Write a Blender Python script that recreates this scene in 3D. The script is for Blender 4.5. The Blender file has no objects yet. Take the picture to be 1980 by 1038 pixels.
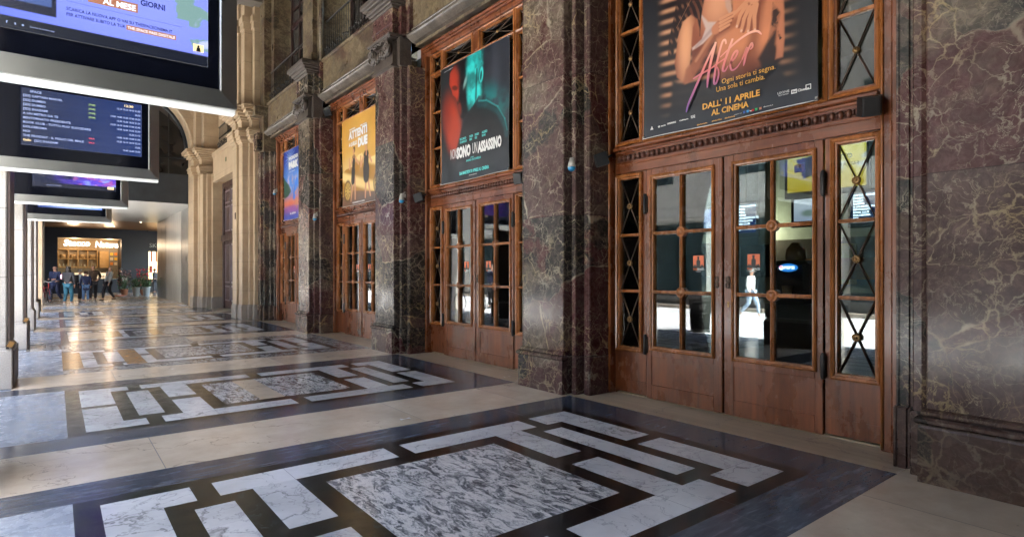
import bpy, bmesh, math, random
import numpy as np
from mathutils import Vector, Matrix, Euler
random.seed(7)
R = math.radians
S = bpy.context.scene
COL = S.collection
# ------------------------------------------------------------------ camera
cd = bpy.data.cameras.new('camera'); cam = bpy.data.objects.new('camera', cd); COL.objects.link(cam)
cam.location = (0, 0, 1.4); cam.rotation_euler = (R(90), 0, R(-38.2))
cd.sensor_width = 36; cd.lens = 36 * 1121 / 1980; cd.shift_y = 8 / 1980
cd.clip_start = 0.05; cd.clip_end = 400
S.camera = cam
# ------------------------------------------------------------------ world, sun, exposure
W = bpy.data.worlds.new('World'); S.world = W; W.use_nodes = True
nt = W.node_tree; bgn = nt.nodes['Background']
sky = nt.nodes.new('ShaderNodeTexSky'); sky.sky_type = 'NISHITA'; sky.sun_disc = False
SUN_EL = 52
sky.sun_elevation = R(SUN_EL); sky.sun_rotation = R(183)
nt.links.new(sky.outputs[0], bgn.inputs[0]); bgn.inputs[1].default_value = 0.15
sl = bpy.data.lights.new('sun', 'SUN'); sl.energy = 5; sl.angle = R(0.5); sl.color = (1, .95, .87)
so = bpy.data.objects.new('sun', sl); COL.objects.link(so)
az = R(3.0)                                     # travels along +Y, a little towards the arcade
d = Vector((math.sin(az) * math.cos(R(SUN_EL)), math.cos(az) * math.cos(R(SUN_EL)), -math.sin(R(SUN_EL))))
so.rotation_euler = d.to_track_quat('-Z', 'Y').to_euler(); so.location = (-5, -20, 30)
S.view_settings.view_transform = 'Standard'; S.view_settings.look = 'None'
S.view_settings.exposure = 4.25; S.view_settings.gamma = 1
S.render.engine = 'CYCLES'
S.cycles.max_bounces = 9; S.cycles.diffuse_bounces = 5; S.cycles.glossy_bounces = 5; S.cycles.transparent_max_bounces = 12
S.cycles.sample_clamp_indirect = 6; S.cycles.caustics_reflective = False; S.cycles.caustics_refractive = False
try: S.cycles.use_denoising = True
except Exception: pass

# ------------------------------------------------------------------ mesh helpers
class MB:
    def __init__(s): s.v = []; s.f = []; s.mi = []; s.sm = []; s.tone = []
    def add(s, vs, fs, mi=0, sm=False, tone=0.0):
        o = len(s.v); s.v += [tuple(p) for p in vs]
        for f in fs: s.f.append([i + o for i in f]); s.mi.append(mi); s.sm.append(sm); s.tone.append(tone)
        return s
    def box(s, x0, x1, y0, y1, z0, z1, b=0, mi=0):
        if x0 > x1: x0, x1 = x1, x0
        if y0 > y1: y0, y1 = y1, y0
        if z0 > z1: z0, z1 = z1, z0
        b = min(b, (x1-x0)*.45, (y1-y0)*.45, (z1-z0)*.45)
        if b <= 0:
            v = [(x, y, z) for z in (z0, z1) for y in (y0, y1) for x in (x0, x1)]
            return s.add(v, [(0,2,3,1),(4,5,7,6),(0,1,5,4),(2,6,7,3),(0,4,6,2),(1,3,7,5)], mi)
        v = []; X = (x0, x1); Y = (y0, y1); Z = (z0, z1); idx = {}
        for i in (0, 1):
            for j in (0, 1):
                for k in (0, 1):
                    sx = b if i == 0 else -b; sy = b if j == 0 else -b; sz = b if k == 0 else -b
                    for a, p in (('x', (X[i], Y[j]+sy, Z[k]+sz)), ('y', (X[i]+sx, Y[j], Z[k]+sz)), ('z', (X[i]+sx, Y[j]+sy, Z[k]))):
                        idx[(i, j, k, a)] = len(v); v.append(p)
        f = []
        for i in (0, 1):
            q = [idx[(i,0,0,'x')], idx[(i,1,0,'x')], idx[(i,1,1,'x')], idx[(i,0,1,'x')]]; f.append(q if i else q[::-1])
            q = [idx[(0,i,0,'y')], idx[(1,i,0,'y')], idx[(1,i,1,'y')], idx[(0,i,1,'y')]]; f.append(q[::-1] if i else q)
            q = [idx[(0,0,i,'z')], idx[(1,0,i,'z')], idx[(1,1,i,'z')], idx[(0,1,i,'z')]]; f.append(q if i else q[::-1])
        for i in (0, 1):
            for j in (0, 1):
                f.append([idx[(i,j,0,'x')], idx[(i,j,1,'x')], idx[(i,j,1,'y')], idx[(i,j,0,'y')]])
                f.append([idx[(i,0,j,'x')], idx[(i,1,j,'x')], idx[(i,1,j,'z')], idx[(i,0,j,'z')]])
                f.append([idx[(0,i,j,'y')], idx[(1,i,j,'y')], idx[(1,i,j,'z')], idx[(0,i,j,'z')]])
                for k in (0, 1): f.append([idx[(i,j,k,'x')], idx[(i,j,k,'y')], idx[(i,j,k,'z')]])
        return s.add(v, f, mi)
    def prism(s, pts, z0, z1, mi=0, axis='z', cap=True):
        n = len(pts)
        def P(p, h): return {'z': (p[0], p[1], h), 'y': (p[0], h, p[1]), 'x': (h, p[0], p[1])}[axis]
        v = [P(p, z0) for p in pts] + [P(p, z1) for p in pts]
        f = [[i, (i+1) % n, n+(i+1) % n, n+i] for i in range(n)]
        if cap: f += [list(range(n))[::-1], list(range(n, 2*n))]
        return s.add(v, f, mi)
    def lathe(s, prof, c, axis='z', n=16, mi=0, sm=True):
        v = []; f = []
        for r, h in prof:
            for k in range(n):
                a = 2*math.pi*k/n; p, q = r*math.cos(a), r*math.sin(a)
                v.append({'z': (c[0]+p, c[1]+q, c[2]+h), 'x': (c[0]+h, c[1]+p, c[2]+q), 'y': (c[0]+p, c[1]+h, c[2]+q)}[axis])
        for i in range(len(prof)-1):
            for k in range(n): f.append([i*n+k, i*n+(k+1) % n, (i+1)*n+(k+1) % n, (i+1)*n+k])
        f.append(list(range(n))[::-1]); f.append([(len(prof)-1)*n+k for k in range(n)])
        return s.add(v, f, mi, sm)
    def ball(s, c, r, n=10, m=6, mi=0):
        rx, ry, rz = r if hasattr(r, '__len__') else (r, r, r)
        v = []; f = []
        for i in range(m+1):
            t = math.pi*i/m
            for k in range(n):
                a = 2*math.pi*k/n
                v.append((c[0]+rx*math.sin(t)*math.cos(a), c[1]+ry*math.sin(t)*math.sin(a), c[2]-rz*math.cos(t)))
        for i in range(m):
            for k in range(n): f.append([i*n+k, i*n+(k+1) % n, (i+1)*n+(k+1) % n, (i+1)*n+k])
        return s.add(v, f, mi, True)
    def tube(s, pts, r, n=8, mi=0, closed=False):
        pts = [Vector(p) for p in pts]; N = len(pts); v = []; f = []
        rr = r if hasattr(r, '__len__') else [r]*N
        for i, p in enumerate(pts):
            a = pts[(i-1) % N] if (i > 0 or closed) else p; b = pts[(i+1) % N] if (i < N-1 or closed) else p
            t = (b-a).normalized(); u = t.cross(Vector((0, 0, 1)))
            if u.length < .05: u = t.cross(Vector((0, 1, 0)))
            u.normalize(); w = t.cross(u)
            for k in range(n):
                g = 2*math.pi*k/n; v.append(p + rr[i]*(math.cos(g)*u + math.sin(g)*w))
        M = N if closed else N-1
        for i in range(M):
            j = (i+1) % N
            for k in range(n): f.append([i*n+k, j*n+k, j*n+(k+1) % n, i*n+(k+1) % n])
        if not closed: f.append(list(range(n))); f.append([(N-1)*n+k for k in range(n)][::-1])
        return s.add(v, f, mi, True)
    def ringframe(s, y0, y1, z0, z1, prof, mi=0):
        # rectangular frame in the YZ plane; prof = [(inset, x)...] closed loop
        v = []; f = []; n = len(prof)
        for ins, x in prof: v += [(x, y0+ins, z0+ins), (x, y1-ins, z0+ins), (x, y1-ins, z1-ins), (x, y0+ins, z1-ins)]
        for i in range(n-1):
            for k in range(4): f.append([i*4+k, i*4+(k+1) % 4, (i+1)*4+(k+1) % 4, (i+1)*4+k])
        return s.add(v, f, mi)
    def build(s, name, mat, parent=None, smooth=None, loc=None):
        me = bpy.data.meshes.new(name); me.from_pydata(s.v, [], s.f)
        for m in (mat if isinstance(mat, (list, tuple)) else [mat]): me.materials.append(m)
        me.polygons.foreach_set('material_index', s.mi)
        me.polygons.foreach_set('use_smooth', [bool(x) for x in s.sm] if smooth is None else [smooth]*len(s.f))
        if any(s.tone):
            a = me.attributes.new('tone', 'FLOAT', 'FACE'); a.data.foreach_set('value', s.tone)
        bm = bmesh.new(); bm.from_mesh(me); bmesh.ops.recalc_face_normals(bm, faces=bm.faces); bm.to_mesh(me); bm.free()
        me.update()
        o = bpy.data.objects.new(name, me); COL.objects.link(o)
        if parent: o.parent = parent
        if loc: o.location = loc
        return o
def tag(o, label=None, cat=None, group=None, kind=None):
    for k, v in (('label', label), ('category', cat), ('group', group), ('kind', kind)):
        if v: o[k] = v
    return o
def empty(name, loc, rz=0, **kw):
    o = bpy.data.objects.new(name, None); COL.objects.link(o); o.location = loc; o.rotation_euler = (0, 0, rz)
    o.empty_display_size = .2
    return tag(o, **kw)
def struct(name, mb, mat): return tag(mb.build(name, mat), kind='structure')
def copy_tree(o, parent=None):
    c = o.copy(); COL.objects.link(c)
    if parent: c.parent = parent
    for ch in list(o.children): copy_tree(ch, c)
    return c
FACE_W = Euler((R(90), 0, R(-90)))      # lettering read by someone looking towards +X
FACE_S = Euler((R(90), 0, 0))           # lettering read by someone looking towards +Y
def text(name, s, size, loc, mat, parent, rot=FACE_W, align='LEFT', bold=0.0, sx=1.0, shear=0, depth=0.0005, sp=1.0, lh=1.0, fit=None, fith=None):
    cu = bpy.data.curves.new(name, 'FONT'); cu.body = s; cu.size = size; cu.align_x = align; cu.offset = bold*size
    cu.extrude = depth; cu.shear = shear; cu.space_character = sp; cu.space_line = lh; cu.resolution_u = 2
    t = bpy.data.objects.new(name+'_src', cu); COL.objects.link(t)
    dg = bpy.context.evaluated_depsgraph_get(); dg.update()
    me = bpy.data.meshes.new_from_object(t.evaluated_get(dg)); bpy.data.objects.remove(t)
    if (fit or fith) and len(me.vertices):
        co = [q.co for q in me.vertices]; wx = max(c[0] for c in co)-min(c[0] for c in co); wy = max(c[1] for c in co)-min(c[1] for c in co)
        me.transform(Matrix.Diagonal(((fit/wx if fit else 1), (fith/wy if fith else 1), 1, 1)))
    me.name = name; me.transform(Matrix.Translation(loc) @ rot.to_matrix().to_4x4() @ Matrix.Diagonal((sx, 1, 1, 1)))
    me.materials.clear(); me.materials.append(mat)
    o = bpy.data.objects.new(name, me); COL.objects.link(o)
    if parent: o.parent = parent
    return o

# ------------------------------------------------------------------ materials
class NT:
    def __init__(s, name):
        s.m = bpy.data.materials.new(name); s.m.use_nodes = True; s.t = s.m.node_tree; s.b = s.t.nodes['Principled BSDF']
    def n(s, ty, **kw):
        x = s.t.nodes.new('ShaderNode'+ty)
        for k, v in kw.items():
            if k.startswith('i_'):
                key = k[2:].replace('_', ' '); x.inputs[int(key) if key.isdigit() else key].default_value = v
            else: setattr(x, k, v)
        return x
    def l(s, a, b): s.t.links.new(a, b)
    def pos(s, scale=(1, 1, 1), off=None):
        g = s.n('NewGeometry'); m = s.n('Mapping'); m.inputs['Scale'].default_value = scale
        if off is not None:
            vm = s.n('VectorMath', operation='MULTIPLY_ADD'); s.l(g.outputs['Position'], vm.inputs[0]); vm.inputs[1].default_value = (1, 1, 1)
            s.l(off, vm.inputs[2]); s.l(vm.outputs[0], m.inputs[0])
        else: s.l(g.outputs['Position'], m.inputs[0])
        return m.outputs[0]
    def noise(s, vec, scale, detail=4, rough=.55, dist=0, out=0):
        x = s.n('TexNoise'); x.inputs['Scale'].default_value = scale; x.inputs['Detail'].default_value = detail
        x.inputs['Roughness'].default_value = rough; x.inputs['Distortion'].default_value = dist; s.l(vec, x.inputs['Vector']); return x.outputs[out]
    def ramp(s, fac, stops, interp='LINEAR'):
        r = s.n('ValToRGB'); r.color_ramp.interpolation = interp; e = r.color_ramp.elements
        for i, (p, c) in enumerate(stops):
            if i > 1: e.new(p)
            e[i].position = p; e[i].color = (c, c, c, 1) if not hasattr(c, '__len__') else (*c, 1)
        s.l(fac, r.inputs[0]); return r.outputs[0]
    def mix(s, fac, a, b, mode='MIX'):
        x = s.n('Mix', data_type='RGBA', blend_type=mode)
        for v, i in ((fac, 0), (a, 6), (b, 7)):
            if hasattr(v, 'is_linked') or hasattr(v, 'links'): s.l(v, x.inputs[i])
            else: x.inputs[i].default_value = v if i == 0 else (*v, 1)
        return x.outputs[2]
    def math(s, op, a, b=None):
        x = s.n('Math', operation=op)
        for i, v in enumerate((a, b)):
            if v is None: continue
            if hasattr(v, 'links'): s.l(v, x.inputs[i])
            else: x.inputs[i].default_value = v
        return x.outputs[0]
    def warp(s, vec, scale, amt, detail=3):
        c = s.noise(vec, scale, detail, .6, 0, 1)
        vm = s.n('VectorMath', operation='SUBTRACT'); s.l(c, vm.inputs[0]); vm.inputs[1].default_value = (.5, .5, .5)
        v2 = s.n('VectorMath', operation='SCALE'); s.l(vm.outputs[0], v2.inputs[0]); v2.inputs['Scale'].default_value = amt
        v3 = s.n('VectorMath', operation='ADD'); s.l(vec, v3.inputs[0]); s.l(v2.outputs[0], v3.inputs[1]); return v3.outputs[0]
    def vein(s, vec, scale, w):
        v = s.n('TexVoronoi', feature='DISTANCE_TO_EDGE'); v.inputs['Scale'].default_value = scale; s.l(vec, v.inputs['Vector'])
        return s.ramp(v.outputs[0], [(0, 1.0), (w, 0.0)])
    def ridge(s, vec, scale, w, detail=5, dist=0.6):
        n = s.noise(vec, scale, detail, .6, dist)
        a = s.math('ABSOLUTE', s.math('SUBTRACT', n, .5)); return s.ramp(a, [(0, 1.0), (w, 0.0)])
    def out(s, col=None, rough=.5, metal=0, bump=None, bs=.2, bd=.01, coat=0, spec=.5):
        if col is not None:
            if hasattr(col, 'links'): s.l(col, s.b.inputs['Base Color'])
            else: s.b.inputs['Base Color'].default_value = (*col, 1)
        if hasattr(rough, 'links'): s.l(rough, s.b.inputs['Roughness'])
        else: s.b.inputs['Roughness'].default_value = rough
        s.b.inputs['Metallic'].default_value = metal; s.b.inputs['Coat Weight'].default_value = coat
        s.b.inputs['Coat Roughness'].default_value = .12; s.b.inputs['Specular IOR Level'].default_value = spec
        if bump is not None:
            b = s.n('Bump'); b.inputs['Strength'].default_value = bs; b.inputs['Distance'].default_value = bd
            s.l(bump, b.inputs['Height']); s.l(b.outputs[0], s.b.inputs['Normal'])
        return s.m
def flat(name, c, rough=.5, metal=0, coat=0, var=.12, sc=6):
    t = NT(name); v = t.pos(); n = t.noise(v, sc, 4)
    k = t.ramp(n, [(.3, 1-var), (.7, 1+var)]); col = t.mix(1.0, c, k, 'MULTIPLY')
    return t.out(col, rough, metal, coat=coat)
def emit(name, c, e):
    t = NT(name); t.b.inputs['Emission Color'].default_value = (*c, 1); t.b.inputs['Emission Strength'].default_value = e
    return t.out((.02, .02, .02), .4)
def plain_print(name, c): return flat(name, c, .35, var=.03)
def facade_marble(name, base, red, green, olive, veinc, big=1.0, rough=.16, olive_t=.62, vs=1.0):
    t = NT(name); g0 = t.n('NewGeometry'); s0 = t.n('SeparateXYZ'); t.l(g0.outputs[0], s0.inputs[0])
    row = t.math('DIVIDE', t.math('SUBTRACT', s0.outputs[2], .44), 1.62); rf = t.math('FLOOR', row); o0 = t.n('CombineXYZ'); t.l(t.math('MULTIPLY', rf, 7.3), o0.inputs[0]); t.l(t.math('MULTIPLY', rf, 3.1), o0.inputs[1])
    v = t.pos(off=o0.outputs[0]); w = t.warp(t.warp(v, .8, .7, 2), 4.5, .14, 6); w2 = t.warp(t.warp(v, 2.2, .35, 3), 11, .07, 5)
    def vor(vec, sc, feat): x = t.n('TexVoronoi', feature=feat); x.inputs['Scale'].default_value = sc; t.l(vec, x.inputs['Vector']); return x
    cell = vor(w, .95*big, 'F1'); sep = t.n('SeparateColor'); t.l(cell.outputs['Color'], sep.inputs[0])
    soft = t.noise(w, 1.1*big, 5, .62)
    col = t.mix(t.ramp(t.math('ADD', sep.outputs[0], t.math('MULTIPLY', soft, .6)), [(.55, 0.), (.95, 1.)]), base, red)
    col = t.mix(t.ramp(t.math('ADD', sep.outputs[1], t.math('MULTIPLY', soft, .5)), [(.98, 0.), (1.12, .85)]), col, green)
    ob = t.noise(t.warp(t.pos((1, 1, 1.7)), 1.0, .8, 5), .62*big, 4, .6, .4)
    om = t.ramp(ob, [(olive_t-.09, 0.), (olive_t, .9)]); sw = t.ridge(w2, 3.2, .07, 8, 1.6); olv = t.mix(sw, olive, tuple(x*1.7+.02 for x in olive))
    col = t.mix(om, col, olv)
    fine = t.noise(w2, 20, 8, .75); col = t.mix(t.ramp(fine, [(.42, .0), (.75, .5)]), col, tuple(min(1, x*2.1+.015) for x in base))
    col = t.mix(1.0, col, t.ramp(t.noise(w2, 5, 7, .7), [(.3, .62), (.7, 1.3)]), 'MULTIPLY')
    def veins(vec, sc, w0, w1, nsc, lo, hi):
        e = vor(vec, sc, 'DISTANCE_TO_EDGE').outputs[0]; k = t.ramp(t.noise(vec, nsc, 4, .65), [(lo, 0.), (hi, 1.)])
        wd = t.math('ADD', t.math('MULTIPLY', k, w1), w0); return t.math('MULTIPLY', t.ramp(t.math('DIVIDE', e, wd), [(.25, 1.), (1., 0.)]), t.math('MINIMUM', t.math('ADD', k, .22), 1.0))
    v1 = veins(w, .95*big, .003, .034, 1.9, .47, .74)
    v2 = t.math('MULTIPLY', veins(w2, 3.1, .008, .026, 2.6, .48, .72), .75)
    v3 = t.math('MULTIPLY', veins(t.warp(v, 7, .16, 6), 6.5, .018, .055, 3.1, .46, .66), .6)
    v4 = t.math('MULTIPLY', t.ridge(w2, 2.6, .010, 8, 1.8), t.ramp(t.noise(v, 1.4, 3), [(.42, 0.), (.58, .75)]))
    vm = t.math('MULTIPLY', t.math('MAXIMUM', t.math('MAXIMUM', v1, v2), t.math('MAXIMUM', v3, v4)), vs)
    gold = t.mix(t.ramp(t.noise(v, 1.3, 2), [(.47, 0.), (.62, 1.)]), veinc, (veinc[0]*1.05, veinc[1]*.9, veinc[2]*.6))
    col = t.mix(vm, col, gold)
    jn = t.ramp(t.math('FRACT', row), [(0, 1.), (.0028, 0.)], 'CONSTANT'); col = t.mix(t.math('MULTIPLY', jn, .7), col, (.012, .010, .009))
    rg = t.ramp(t.noise(v, 2.5, 5), [(.3, rough*.8), (.75, rough*1.9)])
    return t.out(col, rg, bump=t.noise(t.pos(), 1.2, 3), bs=.05, bd=.02, spec=.24)
M = {}
M['marble'] = facade_marble('facade_marble', (.074, .045, .039), (.068, .023, .022), (.014, .022, .019), (.105, .082, .055), (.50, .43, .31), 1.0, .13, .62, .68)
M['marble2'] = facade_marble('spandrel_marble', (.062, .040, .028), (.072, .038, .026), (.03, .026, .018), (.11, .08, .042), (.28, .24, .16), 1.6, .3, .5, .6)
M['marble_dark'] = facade_marble('plinth_marble', (.060, .034, .026), (.050, .024, .018), (.016, .017, .014), (.075, .045, .03), (.26, .22, .17), 1.5, .22, .56, .6)
def plain_marble(name, c, c2, rough):
    t = NT(name); v = t.pos(); w = t.warp(v, 3, .3, 5); a = t.noise(w, 3, 7, .7); col = t.mix(t.ramp(a, [(.35, 0.), (.68, 1.)]), c, c2)
    vn = t.math('MULTIPLY', t.ridge(w, 4, .008, 6, 1.5), .35); col = t.mix(vn, col, (.32, .27, .2)); return t.out(col, rough)
M['marble_carved'] = plain_marble('carved_marble', (.060, .045, .037), (.11, .088, .072), .3); M['marble_roll'] = plain_marble('roll_marble', (.07, .057, .047), (.15, .125, .10), .24)
def wood(name, c1, c2, rough=.3, axis=2, streak=22):
    t = NT(name); sc = [streak]*3; sc[axis] = 1.2; v = t.pos(tuple(sc)); w = t.warp(v, .5, 1.2)
    a = t.noise(w, 1.0, 6, .65); b = t.noise(t.pos((1, 1, .6)), 2.6, 6, .65)
    col = t.mix(t.ramp(a, [(.3, 0.), (.72, 1.)]), c1, c2)
    col = t.mix(1.0, col, t.ramp(b, [(.32, .58), (.68, 1.25)]), 'MULTIPLY'); scr = t.ridge(t.pos((1, 3, 1)), 1.6, .0035, 4, 2.2); col = t.mix(t.math('MULTIPLY', scr, .5), col, (.03, .012, .008))
    return t.out(col, t.ramp(b, [(.3, rough*.7), (.8, rough*1.7)]), bump=a, bs=.12, bd=.004, coat=.25)
M['wood'] = wood('door_wood', (.105, .028, .011), (.255, .078, .026), .26)
M['woodh'] = wood('door_wood_across', (.105, .028, .011), (.25, .076, .025), .26, 1)
M['wood_hi'] = wood('moulding_wood', (.20, .064, .016), (.46, .165, .045), .24)
M['wood_bead'] = wood('bead_wood', (.07, .022, .012), (.13, .042, .02), .3, 1)
M['wood_dark'] = wood('old_dark_wood', (.025, .010, .010), (.06, .022, .018), .35)
def limestone(name, c, c2, rough=.55):
    t = NT(name); v = t.pos(); w = t.warp(v, 1.5, .3); a = t.noise(w, 1.6, 6, .65); f = t.noise(t.pos((1, 1, 3)), 9, 5, .7)
    col = t.mix(t.ramp(a, [(.3, 0.), (.7, 1.)]), c, c2); col = t.mix(t.ramp(f, [(.56, 0.), (.72, .5)]), col, tuple(x*.55 for x in c))
    br = t.n('TexBrick'); br.inputs['Scale'].default_value = 1; br.offset = 0
    br.inputs['Brick Width'].default_value = 8; br.inputs['Row Height'].default_value = .86; br.inputs['Mortar Size'].default_value = .006
    g = t.n('NewGeometry'); sp = t.n('SeparateXYZ'); t.l(g.outputs[0], sp.inputs[0]); cb = t.n('CombineXYZ'); t.l(sp.outputs[2], cb.inputs[1]); cb.inputs[0].default_value = 3.3
    t.l(cb.outputs[0], br.inputs['Vector']); col = t.mix(t.math('MULTIPLY', br.outputs['Fac'], .6), col, tuple(x*.35 for x in c))
    return t.out(col, rough, bump=f, bs=.25, bd=.006)
M['lime'] = limestone('warm_limestone', (.50, .37, .23), (.36, .25, .15), .42)
M['lime_grey'] = limestone('grey_limestone', (.36, .31, .25), (.26, .22, .18))
def granite(name, c, c2):
    t = NT(name); v = t.pos(); a = t.noise(v, 90, 3, .8); b = t.noise(v, 1.5, 4)
    col = t.mix(t.ramp(a, [(.35, 0.), (.65, 1.)]), c2, c); col = t.mix(1.0, col, t.ramp(b, [(.3, .85), (.7, 1.1)]), 'MULTIPLY')
    sp = t.n('SeparateXYZ'); t.l(v, sp.inputs[0]); z = t.math('FRACT', t.math('DIVIDE', t.math('ADD', sp.outputs[2], .32), .83))
    j = t.ramp(z, [(0.0, 1.0), (.008, 0.0)], 'CONSTANT'); col = t.mix(t.math('MULTIPLY', j, .6), col, (.06, .05, .045))
    return t.out(col, .5, bump=a, bs=.15, bd=.003)
M['granite'] = granite('pale_granite', (.46, .42, .37), (.30, .27, .23))
M['clad'] = granite('painted_shade_granite', (.10, .062, .045), (.055, .035, .028))  # dark brown colour stands in for shade on the columns' arcade side
# floor slabs: 'tone' per slab shifts the stone and its brightness
def slab(name, cols, kind, rough=.15):
    t = NT(name); at = t.n('Attribute', attribute_name='tone'); cb = t.n('CombineXYZ')
    k = t.math('MULTIPLY', at.outputs['Fac'], 37.0); t.l(k, cb.inputs[0]); t.l(k, cb.inputs[1])
    v = t.pos(off=cb.outputs[0]); c1, c2, c3 = cols
    if kind == 'arab':           # arabescato: swirling dark grey on white
        vv = t.n('Mapping'); vv.inputs['Scale'].default_value = (4.2, 1.5, 1); vv.inputs['Rotation'].default_value = (0, 0, .55); t.l(v, vv.inputs[0])
        w = t.warp(vv.outputs[0], 1.6, .8, 5); a = t.noise(w, 3.4, 8, .72, 1.4)
        col = t.ramp(a, [(.40, c2), (.475, c3), (.535, c1), (.62, c1)])
        fi = t.ridge(w, 7, .02, 6, 1.5); col = t.mix(t.math('MULTIPLY', fi, .6), col, c2)
    elif kind == 'white':
        w = t.warp(v, 2.2, .5, 5); a = t.noise(w, 1.2, 6, .6, .5)
        col = t.mix(t.ramp(a, [(.35, 0.), (.7, 1.)]), c1, c3)
        vn = t.math('MAXIMUM', t.math('MULTIPLY', t.ridge(w, 2.4, .014, 6, 1.0), .55), t.math('MULTIPLY', t.vein(w, 2.2, .02), t.ramp(t.noise(v, 2, 2), [(.5, 0.), (.62, .8)])))
        col = t.mix(vn, col, c2)
    elif kind == 'bard':         # bardiglio: streaky blue grey
        vv = t.n('Mapping'); vv.inputs['Scale'].default_value = (1.2, 7, 1); t.l(v, vv.inputs[0])
        w = t.warp(vv.outputs[0], .7, .6, 4); a = t.noise(w, 2.4, 7, .7)
        col = t.ramp(a, [(.3, c1), (.55, c3), (.74, c2)])
    elif kind == 'beige':
        w = t.warp(v, 1.2, .4, 4); a = t.noise(w, 2, 7, .68); col = t.mix(t.ramp(a, [(.3, 0.), (.7, 1.)]), c1, c3)
        s = t.noise(t.pos((1.2, 6, 1)), 6, 5, .7); col = t.mix(t.ramp(s, [(.66, 0.), (.72, .55)]), col, c2)
    elif kind == 'trav':
        a = t.noise(t.pos((13, .35, 1)), 1, 3, .5); col = t.ramp(a, [(.30, c2), (.5, c1), (.72, c3)])
    else:                        # verde / nero: dark with wisps
        w = t.warp(v, 3, .35, 4); a = t.noise(w, 2.2, 6, .65); col = t.mix(t.ramp(a, [(.38, 0.), (.7, 1.)]), c1, c3)
        vn = t.math('MULTIPLY', t.ridge(w, 3.4, .012, 6, 1.5), t.ramp(t.noise(v, 1.7, 2), [(.45, 0.), (.65, .6)])); col = t.mix(vn, col, c2)
    vz = t.n('TexWhiteNoise', noise_dimensions='1D'); t.l(k, vz.inputs['W'])
    col = t.mix(1.0, col, t.ramp(vz.outputs[0], [(0., .80), (1., 1.08)]), 'MULTIPLY')
    spk = t.noise(t.pos(), 26, 3, .6); col = t.mix(t.ramp(spk, [(.70, 0.), (.76, .45)]), col, (.06, .045, .035)); sc_ = t.ridge(t.warp(t.pos(), 3, .5, 5), .55, .0022, 3, .8); col = t.mix(t.math('MULTIPLY', sc_, .6), col, (.05, .04, .035))
    dirt = t.noise(t.pos(), .8, 7, .72); col = t.mix(1.0, col, t.ramp(dirt, [(.3, .76), (.65, 1.06)]), 'MULTIPLY')
    g2 = t.noise(t.pos((1, 1, 1)), 5, 6, .7); rg = t.ramp(g2, [(.3, rough*.65), (.75, rough*2.0)]) if kind != 'trav' else .3
    return t.out(col, rg, bump=t.noise(t.pos(), 1.1, 2), bs=.035, bd=.02)
FL = ['arab', 'white', 'bard', 'beige', 'trav', 'nero', 'granite', 'orange', 'brec', 'joint', 'green']
FM = [slab('arabescato_slab', ((.66, .63, .58), (.075, .076, .078), (.27, .27, .26)), 'arab'),
      slab('white_marble_slab', ((.70, .685, .65), (.15, .15, .145), (.54, .53, .505)), 'white'),
      slab('bardiglio_slab', ((.038, .044, .058), (.20, .22, .255), (.080, .090, .108)), 'bard'),
      slab('cream_marble_slab', ((.72, .59, .43), (.22, .13, .08), (.60, .47, .33)), 'beige'),
      slab('travertine_threshold', ((.42, .33, .21), (.33, .25, .155), (.50, .40, .27)), 'trav', .22),
      slab('black_marble_slab', ((.006, .0055, .005), (.12, .10, .085), (.017, .012, .010)), 'nero'),
      slab('grey_granite_slab', ((.36, .39, .42), (.55, .58, .62), (.28, .30, .33)), 'white', .2),
      slab('orange_marble_slab', ((.46, .24, .09), (.6, .42, .25), (.38, .2, .08)), 'beige'),
      slab('breccia_slab', ((.50, .47, .42), (.05, .05, .05), (.2, .2, .19)), 'arab'),
      flat('floor_joint', (.035, .032, .03), .5),
      slab('green_black_slab', ((.008, .013, .011), (.13, .17, .15), (.018, .027, .024)), 'nero')]
FI = {k: i for i, k in enumerate(FL)}
M['brass'] = flat('old_brass', (.32, .19, .08), .35, .9)
M['iron'] = flat('black_iron', (.018, .016, .015), .4, .4)
M['ironwork'] = flat('dull_ironwork', (.05, .045, .04), .4, .7)
M['bronze'] = flat('dark_bronze', (.07, .045, .03), .35, .7)
M['steel'] = NT('brushed_steel'); _t = M['steel']; _n = _t.noise(_t.pos((9, 9, 9)), 9, 6, .8)
M['steel'] = _t.out(_t.ramp(_t.noise(_t.pos(), 1.5, 3), [(.3, (.27, .27, .245)), (.7, (.38, .375, .34))]), .30, .95)
M['black_gloss'] = flat('black_glass_panel', (.003, .0035, .006), .08); M['black_gloss'].node_tree.nodes['Principled BSDF'].inputs['Specular IOR Level'].default_value = .25
M['plastic_black'] = flat('black_plastic', (.008, .008, .008), .5)
M['plastic_white'] = flat('white_plastic', (.36, .34, .29), .4)
M['blue'] = flat('blue_plastic', (.02, .22, .42), .3)
M['paper'] = plain_print('white_print', (.72, .71, .68)); M['orange_ink'] = plain_print('amber_print', (.72, .36, .06))
M['teal_ink'] = plain_print('teal_print', (.10, .55, .52)); M['black_ink'] = plain_print('black_print', (.012, .012, .012))
M['sticker'] = plain_print('orange_sticker', (.75, .16, .05))
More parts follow.
